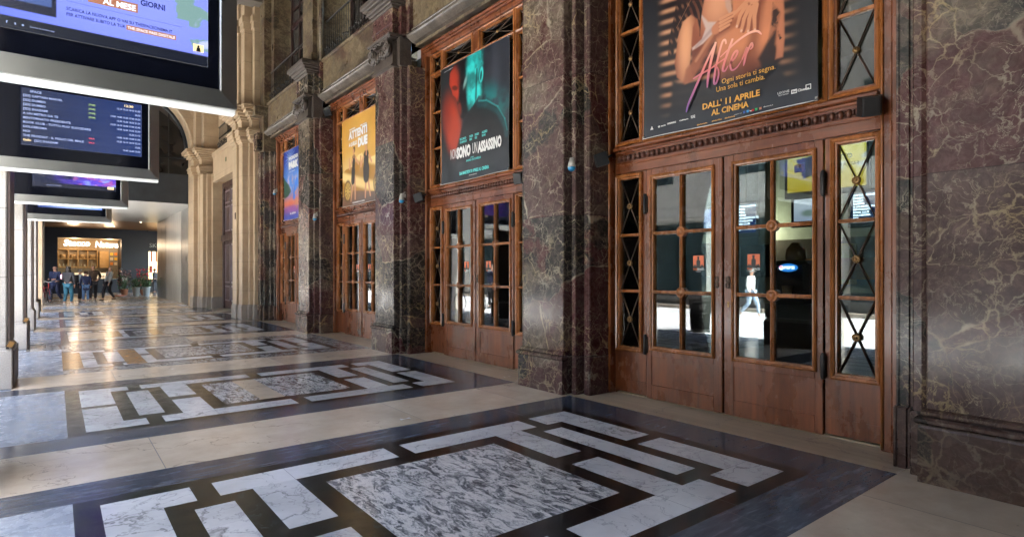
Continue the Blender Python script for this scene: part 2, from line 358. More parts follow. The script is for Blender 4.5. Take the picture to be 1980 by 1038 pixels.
def glass(name, tint, ior, rough=0.0):
    t = NT(name); t.t.nodes.remove(t.b); o = t.t.nodes['Material Output']
    a = t.n('BsdfTransparent'); a.inputs[0].default_value = (*tint, 1); g = t.n('BsdfGlossy'); t.l(t.ramp(t.noise(t.pos(), 3.5, 6, .7), [(.45, rough), (.75, rough+.05)]), g.inputs['Roughness'])
    g.inputs[0].default_value = (.92, .95, .95, 1)
    fr = t.n('Fresnel'); fr.inputs[0].default_value = ior; mx = t.n('MixShader'); t.l(fr.outputs[0], mx.inputs[0]); t.l(a.outputs[0], mx.inputs[1]); t.l(g.outputs[0], mx.inputs[2])
    b = t.n('Bump'); b.inputs['Strength'].default_value = .02; b.inputs['Distance'].default_value = .02; t.l(t.noise(t.pos(), 1.4, 2), b.inputs['Height'])
    t.l(b.outputs[0], g.inputs['Normal']); t.l(mx.outputs[0], o.inputs[0]); return t.m
M['glass'] = glass('door_glass', (.66, .74, .74), 1.8); M['glass_old'] = glass('leaded_glass', (.34, .33, .29), 1.7, .02)
def vcol(name, rough=.3, es=0):
    t = NT(name); a = t.n('Attribute', attribute_name='paint')
    if es: t.l(a.outputs[0], t.b.inputs['Emission Color']); t.b.inputs['Emission Strength'].default_value = es; return t.out((.01, .01, .01), .25)
    return t.out(a.outputs[0], rough)
M['print'] = vcol('printed_vinyl', .3); M['lcd'] = vcol('lit_screen', .2, .08)
def painted(name, w, h, nx, nz, fn, mat, parent, x=0, axis='x', bow=0.0, loc=(0, 0, 0), thick=.004):
    """a sheet w by h (grid), printed with fn(s,t) -> rgb; axis x: faces -X, axis y: faces -Y"""
    s, t = np.meshgrid(np.linspace(0, 1, nx), np.linspace(0, 1, nz)); c = np.clip(fn(s, t), 0, 1); c = c**1.22*.86 if mat is M['print'] else c
    wob = bow*(np.sin(s*7+1)*.4+np.sin(s*17+t*4)*.25+np.sin(t*6+s*3)*.5)*(.3+.7*(1-t)) if bow else s*0
    if axis == 'x': P = np.stack([x+wob, w/2-s*w, t*h], -1)
    else: P = np.stack([s*w-w/2, x+wob, t*h], -1)
    P = P.reshape(-1, 3)+np.array(loc); i = np.arange(nx*nz).reshape(nz, nx)
    F = np.stack([i[:-1, :-1], i[:-1, 1:], i[1:, 1:], i[1:, :-1]], -1).reshape(-1, 4)
    nb = len(P); bk = P.copy(); bk[:, 0 if axis == 'x' else 1] += thick
    edge = list(i[0, :])+list(i[1:, -1])+list(i[-1, :-1][::-1])+list(i[1:-1, 0][::-1])
    E = [[int(edge[k]), int(edge[(k+1) % len(edge)]), int(edge[(k+1) % len(edge)])+nb, int(edge[k])+nb] for k in range(len(edge))]
    me = bpy.data.meshes.new(name); me.from_pydata(np.vstack([P, bk]).tolist(), [], F.tolist()+(F[:, ::-1]+nb).tolist()+E)
    a = me.color_attributes.new('paint', 'FLOAT_COLOR', 'POINT'); cc = np.ones((nb*2, 4), np.float32); cc[:nb, :3] = c.reshape(-1, 3); cc[nb:, :3] = .5
    a.data.foreach_set('color', cc.ravel()); me.materials.append(mat); me.polygons.foreach_set('use_smooth', [True]*len(me.polygons)); me.update()
    o = bpy.data.objects.new(name, me); COL.objects.link(o)
    if parent: o.parent = parent
    return o
P_ = 4.28; YC = [3.2+P_*k for k in range(4)]; YP = [.975+P_*k for k in range(4)]; XD = 5.21
GY = 3.155
# ================================================================== SETTING
# ---- arcade floor: one sheet cut into slabs
rects = []
def rc(x0, x1, y0, y1, m, tone=None): rects.append((min(x0, x1), max(x0, x1), min(y0, y1), max(y0, y1), FI[m], random.random() if tone is None else tone))
FX0, FX1, FY0, FY1 = -1.42, 5.30, -16.2, 50.0
rc(FX0, FX1, FY0, FY1, 'granite')
y = FY0
while y < 27:
    rc(FX0, .08, y, y+1.45, 'granite'); rc(FX0, -.45, y, y+1.45, 'granite'); y += 1.45
for y in np.arange(27, 50, 1.2):
    for x in np.arange(FX0, FX1, 1.1): rc(x, x+1.1, y, y+1.2, random.choice(['granite', 'beige', 'granite']))
def tile4(cx, cy, x0, x1, y0, y1, m):
    for sx in (-1, 1):
        for sy in (-1, 1): rc(cx+sx*x0, cx+sx*x1, cy+sy*y0, cy+sy*y1, m)
joints = []
def module(k):
    cy = GY+P_*k; cx = 2.125; a = 1.64; far = k >= 2
    ring = 'brec' if k == 2 else 'bard'
    for x in (-.45, 1.5, 3.2): rc(x if x > 0 else (.08 if k < 9 else 0), min(x+2.3, 4.61), cy-a, cy+a, ring)
    rc(-.62 if k < 2 else .08, 4.61, cy-a, cy-1.25, ring); rc(-.62 if k < 2 else .08, 4.61, cy+1.25, cy+a, ring)
    rc(2.2, 4.61, cy-a, cy-1.25, ring); rc(2.9, 4.61, cy+1.25, cy+a, ring)
    rc(cx+2.045, 4.61, cy-1.25, cy+1.25, ring)
    rc(cx-2.045, cx+2.045, cy-1.25, cy+1.25, 'green' if not far else 'bard')
    rc(cx-.3, cx+2.045, cy-1.25, cy+1.25, 'nero')
    if k == 1: rc(cx-2.045, cx-.3, cy-1.25, cy+1.25, 'green')
    W_ = 'white'
    tile4(cx, cy, .07, 1.31, .845, 1.12, W_)
    rc(cx-.70, cx+.70, cy-.675, cy+.675, 'arab')
    if k == 1: rc(cx-.34, cx-.08, cy-.675, cy+.675, 'beige')
    tile4(cx, cy, .845, 1.12, .09, .845, W_)
    for s in (-1, 1):
        rc(cx+s*1.26, cx+s*1.48, cy-.70, cy+.70, W_)
        rc(cx+s*1.44, cx+s*1.915, cy+.845, cy+1.125, W_); rc(cx+s*1.44, cx+s*1.915, cy-.845, cy-1.125, W_)
        rc(cx+s*1.62, cx+s*1.915, cy+.06, cy+.85, W_); rc(cx+s*1.62, cx+s*1.915, cy-.06, cy-.85, W_)
    if k == 2:
        for x0, x1, o in ((-2.045, -1.80, 'orange'), (-1.26, -1.0, 'orange')): rc(cx+x0, cx+x1, cy-1.1, cy+1.0, o)
    if k == 3:
        rc(cx-1.75, cx-1.2, cy-.9, cy+.7, 'beige'); rc(cx-1.2, cx-.95, cy-.7, cy+.9, 'orange'); rc(cx-.4, cx-.15, cy-.7, cy+.9, 'orange')
    if k == 4:
        rc(cx-1.5, cx-1.25, cy-.7, cy+.7, 'orange'); rc(cx-.9, cx-.65, cy-.7, cy+.7, 'orange')
    # cream band after it
    y0, y1 = cy+a, cy+P_-a
    xs = [-.42, .62, 2.75, 4.0, 5.3] if k != 2 else [-.42, .9, 2.2, 3.6, 5.3]
    for x0, x1 in zip(xs, xs[1:]): rc(x0, x1, y0, y1, 'beige' if k != 2 else ('brec' if x0 < 2.2 else 'beige'))
    for x in xs[1:-1]: joints.append((x-.0025, x+.0025, y0, y1))
    for x in (1.3, 3.1): joints.append((x-.002, x+.002, cy-a, cy-1.25)); joints.append((x+.5, x+.504, cy+1.25, cy+a))
    for sx in (-1, 1):
        for sy in (-1, 1):
            joints.append((cx+sx*.845-.0015, cx+sx*.845+.0015, cy+sy*.98-.137, cy+sy*.98+.137)); joints.append((min(cx+sx*1.62, cx+sx*1.915), max(cx+sx*1.62, cx+sx*1.915), cy+sy*.845-.0015, cy+sy*.845+.0015))
            joints.append((min(cx+sx*.07, cx+sx*.845), max(cx+sx*.07, cx+sx*.845), cy+sy*1.25-.001, cy+sy*1.25+.001))
            joints.append((cx+sx*1.1-.001, cx+sx*1.1+.001, cy+sy*1.185-.065, cy+sy*1.185+.065)); joints.append((cx+sx*.4-.001, cx+sx*.4+.001, cy+sy*.76-.085, cy+sy*.76+.085))
    for yy in (-.7, .35): joints.append((cx+2.045, 4.61, cy+yy-.0015, cy+yy+.0015))
    # threshold strip before the doors
    for yy in (-1.64, -.5, .62): rc(4.61, 5.3, cy+yy, cy+yy+1.14, 'trav')
    joints.append((4.608, 4.612, cy-a, cy+a))
for k in range(-2, 6): module(k)
rc(-.42, 5.3, GY-P_*3+1.64, GY-P_*2-1.64, 'beige')
for x0, x1, y0, y1 in joints: rc(x0, x1, y0, y1, 'joint')
for y in np.arange(FY0+1.45, 27, 1.45): rc(FX0, .08, y-.002, y+.002, 'joint')
rc(-.452, -.448, FY0, 27, 'joint')
xs = np.unique(np.round([v for r in rects for v in (max(r[0], FX0), min(r[1], FX1))], 4)); ys = np.unique(np.round([v for r in rects for v in (max(r[2], FY0), min(r[3], FY1))], 4))
own = np.full((len(ys)-1, len(xs)-1), 0)
cxs = (xs[:-1]+xs[1:])/2; cys = (ys[:-1]+ys[1:])/2
for i, r in enumerate(rects):
    a = (cxs > r[0]) & (cxs < r[1]); b = (cys > r[2]) & (cys < r[3]); own[np.ix_(b, a)] = i
fb = MB(); nx = len(xs)
fb.v = [(float(x), float(y), 0.0) for y in ys for x in xs]
for j in range(len(ys)-1):
    i = 0
    while i < nx-1:
        r = rects[own[j, i]]; fb.f.append([j*nx+i, j*nx+i+1, (j+1)*nx+i+1, (j+1)*nx+i]); fb.mi.append(r[4]); fb.sm.append(False); fb.tone.append(r[5]); i += 1
struct('arcade_floor', fb, FM)
# ---- ground, street
t = NT('street_paving'); v = t.pos(); br = t.n('TexBrick'); br.inputs['Scale'].default_value = 1; br.inputs['Brick Width'].default_value = 1.1; br.inputs['Row Height'].default_value = .55
br.inputs['Mortar Size'].default_value = .008; br.inputs['Color1'].default_value = (.62, .64, .66, 1); br.inputs['Color2'].default_value = (.54, .56, .58, 1); br.inputs['Mortar'].default_value = (.12, .11, .1, 1); t.l(v, br.inputs['Vector'])
M['paving'] = t.out(t.mix(1.0, br.outputs[0], t.ramp(t.noise(v, 2, 6), [(.3, .8), (.7, 1.1)]), 'MULTIPLY'), .6)
M['asphalt'] = flat('asphalt', (.05, .05, .052), .8, var=.3, sc=30)
struct('ground', MB().box(-120, 120, -120, 150, -.5, -.02), M['asphalt'])
struct('street_pavement', MB().box(-9.2, FX0-.01, -40, 90, -.02, -.004), M['paving'])
# ---- ceilings
M['plaster'] = flat('painted_ceiling', (.55, .53, .50), .6); M['plaster_dark'] = flat('dark_coffered_ceiling', (.12, .10, .08), .6)
struct('arcade_ceiling', MB().box(-1.42, 5.6, -18, 27.0, 9.6, 9.8).box(-1.2, 5.5, -2, -1.6, 9.35, 9.6).box(-1.2, 5.5, 7.2, 7.6, 9.35, 9.6).box(-1.2, 5.5, 18, 18.5, 9.35, 9.6), M['plaster_dark'])
# ================================================================== FACADE
def arr(f): return list(f)
# ---- marble piers
def pier_profile(grow=0.0, h=.37):
    g = grow
    half = [(4.60-g, 0), (4.60-g, h+g-.012), (4.612-g, h+g), (4.735-g, h+.004+g), (4.735-g, h+.016+g), (4.70-g, h+.028+g), (4.688-g, h+.05+g), (4.688-g, h+.095+g), (4.70-g, h+.105+g), (4.865-g, h+.110+g), (4.865-g, h+.128+g), (4.80-g, h+.135+g), (4.80-g, h+.150+g), (4.782-g, h+.155+g), (4.782-g, h+.205+g), (4.79-g, h+.209+g), (4.79-g, h+.215+g), (4.782-g, h+.219+g), (4.782-g, h+.232+g), (4.80-g, h+.24+g), (5.32, h+.243+g)]
    return half
def prof_closed(g, yc, h=.37, y0=None):
    hp = pier_profile(g, h); a = [(x, yc+y) for x, y in hp[1:]]; b = [(x, yc-y) for x, y in hp[1:]]
    return a + b[::-1]
def ring_stack(mb, levels, yc, h):
    """loft of pier profiles: levels = [(z, grow)]"""
    ps = [prof_closed(g, yc, h) for z, g in levels]; n = len(ps[0]); v = []; f = []
    for (z, g), p in zip(levels, ps): v += [(x, y, z) for x, y in p]
    for i in range(len(levels)-1):
        for k in range(n): f.append([i*n+k, i*n+(k+1) % n, (i+1)*n+(k+1) % n, (i+1)*n+k])
    f.append(list(range(n))[::-1]); f.append([(len(levels)-1)*n+k for k in range(n)])
    mb.add(v, f)
def volute(mb, x, y, z, r, sy, t=.05):
    pts = []
    for i in range(44):
        a = i/43*math.pi*4.2; q = r*(1-i/43*.82)
        pts.append((x-.05, y+sy*q*math.sin(a), z+q*math.cos(a)))
    mb.tube(pts, [max(.006, .024*(1-i/60)) for i in range(44)], 7)
    mb.lathe([(r*.98, -t), (r*.98, 0), (r*.8, .012), (r*.2, .012)][::1], (x-.002, y, z), 'x', 22)
    mb.ball((x-.06, y, z), r*.17)
def make_pier(yc, label, base_h=.40):
    h = .37; r = empty('marble_pier', (4.9, yc, 0), label=label, cat='pier', group='marble piers between the doorways')
    def B(mb, n, m=M['marble']):
        o = mb.build(n, m, r); o.location = (-4.9, -yc, 0); return o
    mb = MB(); ring_stack(mb, [(.44, 0), (4.97, 0)], yc, h); B(mb, 'shaft')
    # plinth: proud block in front, plain step at the sides, torus roll on the front
    mb = MB(); ring_stack(mb, [(0, .014), (.425, .014), (.44, .004)], yc, h)
    fr = [(4.548, 0), (4.548, .365), (4.556, .385), (4.535, .393), (4.522, .405), (4.522, .425), (4.535, .437), (4.556, .445), (4.568, .452), (4.568, .470), (4.580, .482), (4.598, .49)]
    v = []; f = []; n = len(fr)
    for x, z in fr:
        e = (4.60-x)*.6; v += [(4.62, yc-h-e, z), (x, yc-h-e, z), (x, yc+h+e, z), (4.62, yc+h+e, z)]
    for i in range(n-1):
        for k in range(3): f.append([i*4+k, i*4+k+1, (i+1)*4+k+1, (i+1)*4+k])
    mb.add(v, f); B(mb, 'plinth', M['marble_dark'] if yc < 2 else M['marble'])
    # ionic capital
    mb = MB(); mb.box(4.53, 4.7, yc-.41, yc+.41, 4.965, 4.99, .006).box(4.555, 4.7, yc-.39, yc+.39, 4.99, 5.02, .006).box(4.58, 4.75, yc-.375, yc+.375, 5.02, 5.42)
    for sy in (-1, 1): volute(mb, 4.545, yc+sy*.285, 5.275, .13, sy)
    for q in np.linspace(-.17, .17, 5): mb.ball((4.535, yc+q, 5.27-.25*abs(q)), (.035, .032, .075), 8, 6); mb.ball((4.53, yc+q, 5.19-.25*abs(q)), (.02, .02, .03), 8, 5)
    for q in np.linspace(-.33, .33, 15): mb.ball((4.50, yc+q, 5.43+.02*math.sin(q*30)), (.02, .024, .02), 7, 5)
    mb.box(4.50, 4.75, yc-.43, yc+.43, 5.45, 5.475, .006).box(4.47, 4.75, yc-.45, yc+.45, 5.475, 5.52, .01)
    mb.box(4.66, 4.9, yc-h-.1, yc+h+.1, 4.98, 5.48, .01); B(mb, 'capital', M['marble_carved'])
    mb = MB(); mb.box(4.57, 5.3, yc-.39, yc+.39, 5.52, 5.98).box(4.545, 4.7, yc-.41, yc+.41, 5.70, 5.74, .008).box(4.68, 5.3, yc-.5, yc+.5, 5.52, 6.0).box(4.78, 5.3, yc-.605, yc+.605, 5.52, 6.26); B(mb, 'frieze')
    # cornice block: stacked cyma
    mb = MB()
    for z0, z1, e in ((5.98, 6.03, .03), (6.03, 6.07, .06), (6.07, 6.13, .10), (6.13, 6.17, .15), (6.17, 6.25, .19), (6.25, 6.28, .175)): mb.box(4.57-e, 4.9, yc-.39-e*.8, yc+.39+e*.8, z0, z1, .008)
    B(mb, 'cornice', M['marble_carved'])
    mb = MB(); mb.box(4.70, 5.5, yc-.34, yc+.34, 6.28, 9.6).box(4.66, 5.0, yc-.37, yc+.37, 6.28, 6.52, .01).box(4.80, 5.6, yc-.5, yc+.5, 6.28, 9.6).box(4.69, 4.8, yc-.37, yc+.37, 9.2, 9.6)
    mb.tube([(4.82, yc-.55, 6.3), (4.82, yc-.55, 9.6)], .05).tube([(4.82, yc+.55, 6.3), (4.82, yc+.55, 9.6)], .05)
    B(mb, 'upper_pilaster', M['marble2']); return r
PL = ['big veined marble pier at the right edge, right of the pink script poster doorway', 'brown marble pier between the pink script poster doorway and the red and teal poster doorway',
      'brown marble pier between the red and teal poster doorway and the golden poster doorway', 'shiny marble pier between the golden poster doorway and the blue poster doorway']
for k in range(4): make_pier(YP[k], PL[k])
# plain wall running on behind the camera, and a dark corner pier before the limestone part
wb = empty('marble_wall', (5, -3, 0), label='plain marble wall continuing right of the first big pier, behind the photographer', cat='wall')
o = MB().box(4.62, 5.3, -16.2, .36, 0, 9.6).build('wall_panel', M['marble'], wb); o.location = (-5, 3, 0)
rw = empty('rear_light_blocker', (2, -16.4, 0), label='unseen dark stone wall added to block light far behind the photographer', cat='wall')
MB().box(-2.6, 3.5, -.3, .2, 0, 9.6).build('wall_panel', M['lime_grey'], rw)  # unseen wall added to stop light entering from the open rear end
def stepped(name, parent, faces, z0, z1, mat, rx, ry):
    mb = MB()
    for x0, y0, y1 in faces: mb.box(x0, 5.6, y0, y1, z0, z1, .012)
    o = mb.build(name, mat, parent); o.location = (-rx, -ry, 0); return o
cp = empty('dark_corner_pier', (4.9, 17.9, 0), label='dark marble stepped corner pier between the blue poster doorway and the limestone pier', cat='pier')
def dc(g): return [(4.74-g, 18.02-g, 18.30), (4.80-g, 17.86-g, 18.29), (4.93-g, 17.72-g, 18.28), (5.02-g, 17.60-g, 18.27)]
stepped('shaft', cp, dc(0), .42, 4.95, M['marble'], 4.9, 17.9); stepped('plinth', cp, dc(.014), 0, .42, M['marble_dark'], 4.9, 17.9)
stepped('capital', cp, [(4.62, 17.95, 18.31)], 5.0, 5.5, M['marble'], 4.9, 17.9); stepped('cornice', cp, [(4.56, 17.9, 18.31)], 6.0, 6.27, M['marble2'], 4.9, 17.9)
stepped('shaft', cp, [(4.78, 17.84, 18.30)], 4.95, 6.0, M['marble2'], 4.9, 17.9); stepped('shaft', cp, [(4.8, 17.84, 18.30), (5.0, 17.6, 18.28)], 6.27, 9.6, M['marble2'], 4.9, 17.9)
# ---- lintels, spandrels
LL = ['marble lintel and spandrel over the doorway with the pink script poster', 'marble lintel and spandrel over the doorway with the red and teal poster', 'marble lintel and spandrel over the doorway with the golden poster', 'marble lintel and spandrel over the doorway with the blue poster']
def bayspan(k): return YP[k]+.60, (YP[k+1]-.60 if k < 3 else 17.62)
for k in range(4):
    y0, y1 = bayspan(k); ym = (y0+y1)/2
    r = empty('marble_lintel', (4.9, ym, 5.3), label=LL[k], cat='lintel', group='marble lintels over the doorways')
    def B(mb, n, m):
        o = mb.build(n, m, r); o.location = (-4.9, -ym, -5.3); return o
    B(MB().box(4.93, 5.6, y0, y1, 5.33, 5.56).box(4.90, 5.0, y0, y1, 5.30, 5.36, .008), 'soffit', M['marble2'])
    mb = MB(); n = 12; pts = [(4.93, 5.345)] + [(4.86-.115*math.sin(math.pi*i/n)*1.0-.02, 5.36+.20*i/n) for i in range(n+1)] + [(4.82, 5.585), (4.82, 5.60), (4.93, 5.60)]
    mb.prism(pts, y0, y1, axis='y'); B(mb, 'roll_moulding', M['marble_roll'])
    B(MB().box(4.85, 5.6, y0, y1, 5.60, 6.24).box(4.80, 5.6, y0, y1, 6.24, 6.31, .012), 'spandrel', M['marble2'])
# ---- balcony railings + upper windows (bays that the photo shows: third and fourth; second is at the top edge)
def railing(y0, y1, z0, label, x=4.93):
    r = empty('balcony_railing', (x, (y0+y1)/2, z0), label=label, cat='railing', group='iron balcony railings above the doorways')
    ly = (y1-y0)/2
    MB().box(-.02, .02, -ly, ly, .87, .90, .006).box(-.012, .012, -ly, ly, .08, .10).build('handrail', M['ironwork'], r)
    n = int((y1-y0)/.125)
    for i in range(n+1):
        q = -ly+.03+(2*ly-.06)*i/n
        if i == 0 or n < 2: bal = MB().lathe([(.008, 0), (.014, .04), (.008, .09), (.008, .42), (.016, .46), (.008, .50), (.007, .80), (.011, .87)], (0, 0, 0), n=6).build('baluster', M['ironwork'], r); bal.location = (0, q, 0)
        else: b2 = bal.copy(); COL.objects.link(b2); b2.parent = r; b2.location = (0, q, 0)
    # scrolled garland of leaves along the foot
    mb = MB()
    for i in range(26):
        q = -ly+2*ly*(i+.5)/26; zz = .16+.09*abs(math.sin(i*1.1)); mb.ball((-.05, q, zz), (.025, .035, .03), 6, 4); mb.tube([(-.02, q-.05, .06), (-.06, q, zz), (-.02, q+.05, .07)], .007, 5)
    mb.build('leaf_scrollwork', M['ironwork'], r); return r
RL = ['', 'iron balcony railing at the very top edge, above the red and teal poster doorway', 'iron balcony railing above the doorway with the golden poster', 'iron balcony railing above the doorway with the blue poster']
for k in (1, 2, 3):
    y0, y1 = bayspan(k); railing(y0, y1, 6.31, RL[k])
M['winglass'] = flat('dim_window_glass', (.05, .045, .04), .15)
for k in (1, 2, 3):
    y0, y1 = bayspan(k); ym = (y0+y1)/2
    r = empty('upper_window', (5.45, ym, 6.32), label='tall dark wooden balcony window above the doorway with the %s poster' % ['', 'red and teal', 'golden', 'blue'][k], cat='window', group='upper windows behind the balconies')
    l = (y1-y0)/2-.12
    mb = MB().box(0, .12, -l, -l+.12, 0, 3.1, .01).box(0, .12, l-.12, l, 0, 3.1, .01).box(-.01, .13, -l, l, 2.2, 2.32, .01).box(0, .12, -l, l, 3.1, 3.22, .01)
    for q in (-l*.5, 0, l*.5): mb.box(.01, .1, q-.04, q+.04, 0, 3.1, .01)
    for z in (.7, 1.45, 2.75): mb.box(.03, .09, -l, l, z-.018, z+.018)
    mb.build('window_frame', M['wood_dark'], r); MB().box(.05, .07, -l+.03, l-.03, .02, 3.15).build('pane', M['winglass'], r)
    wl = MB().box(0, .15, -l-.12, l+.12, 3.22, 3.3).build('head', M['marble2'], r)
# ================================================================== DOORWAYS
def make_doorway(label):
    r = empty('wooden_doorway', (XD, YC[0], 0), label=label, cat='doorway', group='wooden cinema doorways along the facade')
    wd, wh, hi = M['wood'], M['woodh'], M['wood_hi']
    # outer frame, proud; stepped architrave
    mb = MB()
    for s in (-1, 1):
        mb.box(-.12, .10, s*1.41, s*1.50, 0, 5.33, .008).box(-.15, .05, s*1.49, s*1.565, 0, 5.325, .015)
        mb.box(-.03, .08, s*1.39, s*1.412, 0, 5.17)
    mb.box(-.118, .098, -1.41, 1.41, 5.17, 5.24, .01).box(-.16, .05, -1.488, 1.488, 5.24, 5.27, .01).box(-.20, .05, -1.486, 1.486, 5.27, 5.315, .014)
    mb.build('frame', wd, r)
    mb = MB()
    for s in (-1, 1):
        mb.tube([(-.125, s*1.425, .02), (-.125, s*1.425, 5.17)], .012, 6)
    mb.build('frame_bead', hi, r)
    # transom beam between doors and upper window
    MB().box(-.045, .1, -1.39, 1.39, 2.545, 2.865, .004).box(-.075, 0, -1.39, 1.39, 2.77, 2.80, .008).box(-.11, 0, -1.39, 1.39, 2.80, 2.845, .012).box(-.06, 0, -1.39, 1.39, 2.635, 2.655, .006).build('transom', wh, r)
    mb = MB(); n = 40
    for i in range(n):
        q = -1.33+2.66*(i+.5)/n; mb.ball((-.066, q, 2.712), (.034, .024, .036), 8, 6)
        mb.tube([(-.05, q+.0335, 2.74), (-.078, q+.034, 2.712), (-.05, q+.0335, 2.684)], .007, 5)
    mb.box(-.056, -.03, -1.37, 1.37, 2.675, 2.748, .004); mb.build('egg_and_bead_rail', M['wood_bead'], r)
    prof = [(-.045, -.03), (-.045, -.058), (-.03, -.070), (-.012, -.060), (-.008, -.042), (.006, -.040), (.012, -.018), (.012, .02)]
    # side lights
    def xbars(mb, y0, y1, z0, z1):
        mb.tube([(-.008, y0, z0), (-.008, y1, z1)], .0075, 6).tube([(-.014, y0, z1), (-.014, y1, z0)], .0075, 6)
    def rosette(parent, y, z, s=1.0):
        mb = MB().lathe([(.002, -.012), (.030*s, -.010), (.036*s, 0), (.030*s, .006)], (-.02, y, z), 'x', 14)
        for i in range(10):
            a = i*math.pi/5; mb.ball((-.032, y+.026*s*math.cos(a), z+.026*s*math.sin(a)), (.008, .009*s, .009*s), 6, 4)
        mb.ball((-.036, y, z), (.012, .012*s, .012*s), 8, 5); mb.build('rosette', M['brass'], parent)
    for s in (-1, 1):
        sl_ = MB(); a0, a1 = s*1.39, s*.955
        sl_.box(-.03, .02, s*1.355, s*1.39, .03, 2.54).box(-.03, .02, s*.957, s*1.045, .03, 2.54).box(-.03, .02, s*1.045, s*1.355, 2.49, 2.54).box(-.03, .02, s*1.045, s*1.355, .03, .54)
        sl_.box(-.036, 0, s*.965, s*1.38, .165, .172); o = sl_.build('side_panel', wd, r)
        mb = MB().ringframe(min(s*1.35, s*1.05), max(s*1.35, s*1.05), .545, 2.485, prof)
        for z in (1.19, 1.83):
            mb.box(-.035, .012, s*1.06, s*1.34, z-.016, z+.016, .005).tube([(-.036, s*1.06, z), (-.036, s*1.34, z)], .007, 6)
        g = mb.build('side_light', hi, r)
        mb = MB(); yy0, yy1 = min(s*1.338, s*1.062), max(s*1.338, s*1.062)
        zs = [.557, 1.174, 1.206, 1.814, 1.846, 2.473]
        for a, b in ((0, 1), (2, 3), (4, 5)): xbars(mb, yy0, yy1, zs[a], zs[b])
        mb.build('lattice_bars', M['bronze'], g)
        for a, b in ((0, 1), (2, 3), (4, 5)): rosette(g, (yy0+yy1)/2, (zs[a]+zs[b])/2)
        MB().box(.004, .008, yy0-.005, yy1+.005, .55, 2.48).build('pane', M['glass'], g)
    # upper window: three columns, top row of short lights
    mb = MB()
    for s in (-1, 1):
        mb.box(-.05, .05, s*.94, s*1.045, 2.865, 5.17, .006).box(-.05, .05, s*1.345, s*1.392, 2.865, 5.17, .006)
        mb.box(-.05, .05, s*1.045, s*1.345, 2.865, 2.915).box(-.05, .05, s*1.045, s*1.345, 4.80, 4.875, .006).box(-.05, .05, s*1.045, s*1.345, 5.14, 5.17)
    mb.box(-.05, .05, -.94, .94, 4.80, 4.875, .006).box(-.05, .05, -.94, .94, 5.14, 5.17).box(-.055, .05, -.12, .12, 4.875, 5.14, .006).box(-.05, .05, -.94, .94, 2.865, 2.90)
    u = mb.build('upper_frame', wd, r)
    lights = []
    for s in (-1, 1):
        a, b = min(s*1.345, s*1.045), max(s*1.345, s*1.045)
        lights.append((a, b, 4.87, 5.145, 1)); lights.append((a, b, 2.91, 4.805, 3))
        a, b = min(s*.94, s*.12), max(s*.94, s*.12); lights.append((a, b, 4.87, 5.145, 1))
    lights.append((-.94, .94, 2.895, 4.805, 0))
    mh = MB(); bars = MB(); panes = MB(); ros = []
    for a, b, z0, z1, nn in lights:
        mh.ringframe(a, b, z0, z1, prof); panes.box(.004, .008, a+.01, b-.01, z0+.01, z1-.01)
        if nn:
            hgt = (z1-z0-.03)/nn
            for i in range(nn):
                q0, q1 = z0+.015+i*hgt, z0+.015+(i+1)*hgt
                if i: mh.box(-.035, .012, a+.01, b-.01, q0-.016, q0+.016, .005)
                xbars(bars, a+.014, b-.014, q0+(.016 if i else 0), q1-(.016 if i < nn-1 else 0))
                if b-a > .5: bars.tube([(-.01, a+.014, (q0+q1)/2), (-.01, b-.014, (q0+q1)/2)], .005, 5)
                ros.append(((a+b)/2, (q0+q1)/2))
    mm = mh.build('upper_moulding', hi, u); bars.build('lattice_bars', M['bronze'], u); panes.build('pane', M['glass_old'], u)
    for y, z in ros:
        rb = MB().lathe([(.002, -.012), (.026, -.008), (.030, .004)], (-.02, y, z), 'x', 10); rb.ball((-.034, y, z), (.012, .014, .014), 6, 4); rb.build('rosette', M['brass'], u)
    # door leaves
    for s in (-1, 1):
        mb = MB(); y = lambda q: s*q
        mb.box(-.045, .0, y(.875), y(.945), .015, 2.54, .004).box(-.045, .0, y(.008), y(.112), .015, 2.54, .004)
        mb.box(-.045, .0, y(.112), y(.875), 2.45, 2.54, .003).box(-.045, 0, y(.112), y(.875), .015, .165, .003).box(-.045, 0, y(.112), y(.875), .485, .565, .003)
        mb.box(-.036, -.005, y(.112), y(.875), .165, .485)
        lf = mb.build('door_leaf', wd, r)
        MB().box(-.062, -.04, y(.0), y(.05), .02, 2.535, .008).build('meeting_stile', wd, lf) if s > 0 else None
        mb = MB().ringframe(min(y(.105), y(.882)), max(y(.105), y(.882)), .556, 2.462, [(-.012, -.04), (-.012, -.062), (0, -.072), (.010, -.066), (.014, -.05), (.028, -.046), (.036, -.022), (.036, 0)])
        yc = s*.4935
        mb.box(-.05, 0, yc-.017, yc+.017, .59, 2.43, .005).tube([(-.052, yc, .59), (-.052, yc, 2.43)], .008, 6)
        zz = [.59, 1.19, 1.83, 2.43]
        for z in (1.19, 1.83):
            for a, b in ((.14, .46), (.527, .848)):
                mb.box(-.048, 0, y(a-.002), y(b+.002), z-.017, z+.017, .005).tube([(-.05, y(a-.002), z), (-.05, y(b+.002), z)], .008, 6)
            mb.lathe([(.056, .0), (.056, -.05), (.046, -.062), (.044, -.054), (.036, -.054), (.034, -.066), (.001, -.070)], (0, yc, z), 'x', 20)
        mb.build('glazing_bars', hi, lf)
        MB().box(-.012, -.007, y(.13), y(.86), .585, 2.44).build('pane', M['glass'], lf)
        for z in (.49, 2.05): MB().lathe([(.012, 0), (.020, .015), (.021, .21), (.012, .225)], (-.062, y(.953), z), 'z', 10).box(-.062, -.03, y(.925), y(.975), z+.02, z+.2, .003).build('hinge', M['iron'], lf)
        mb = MB()
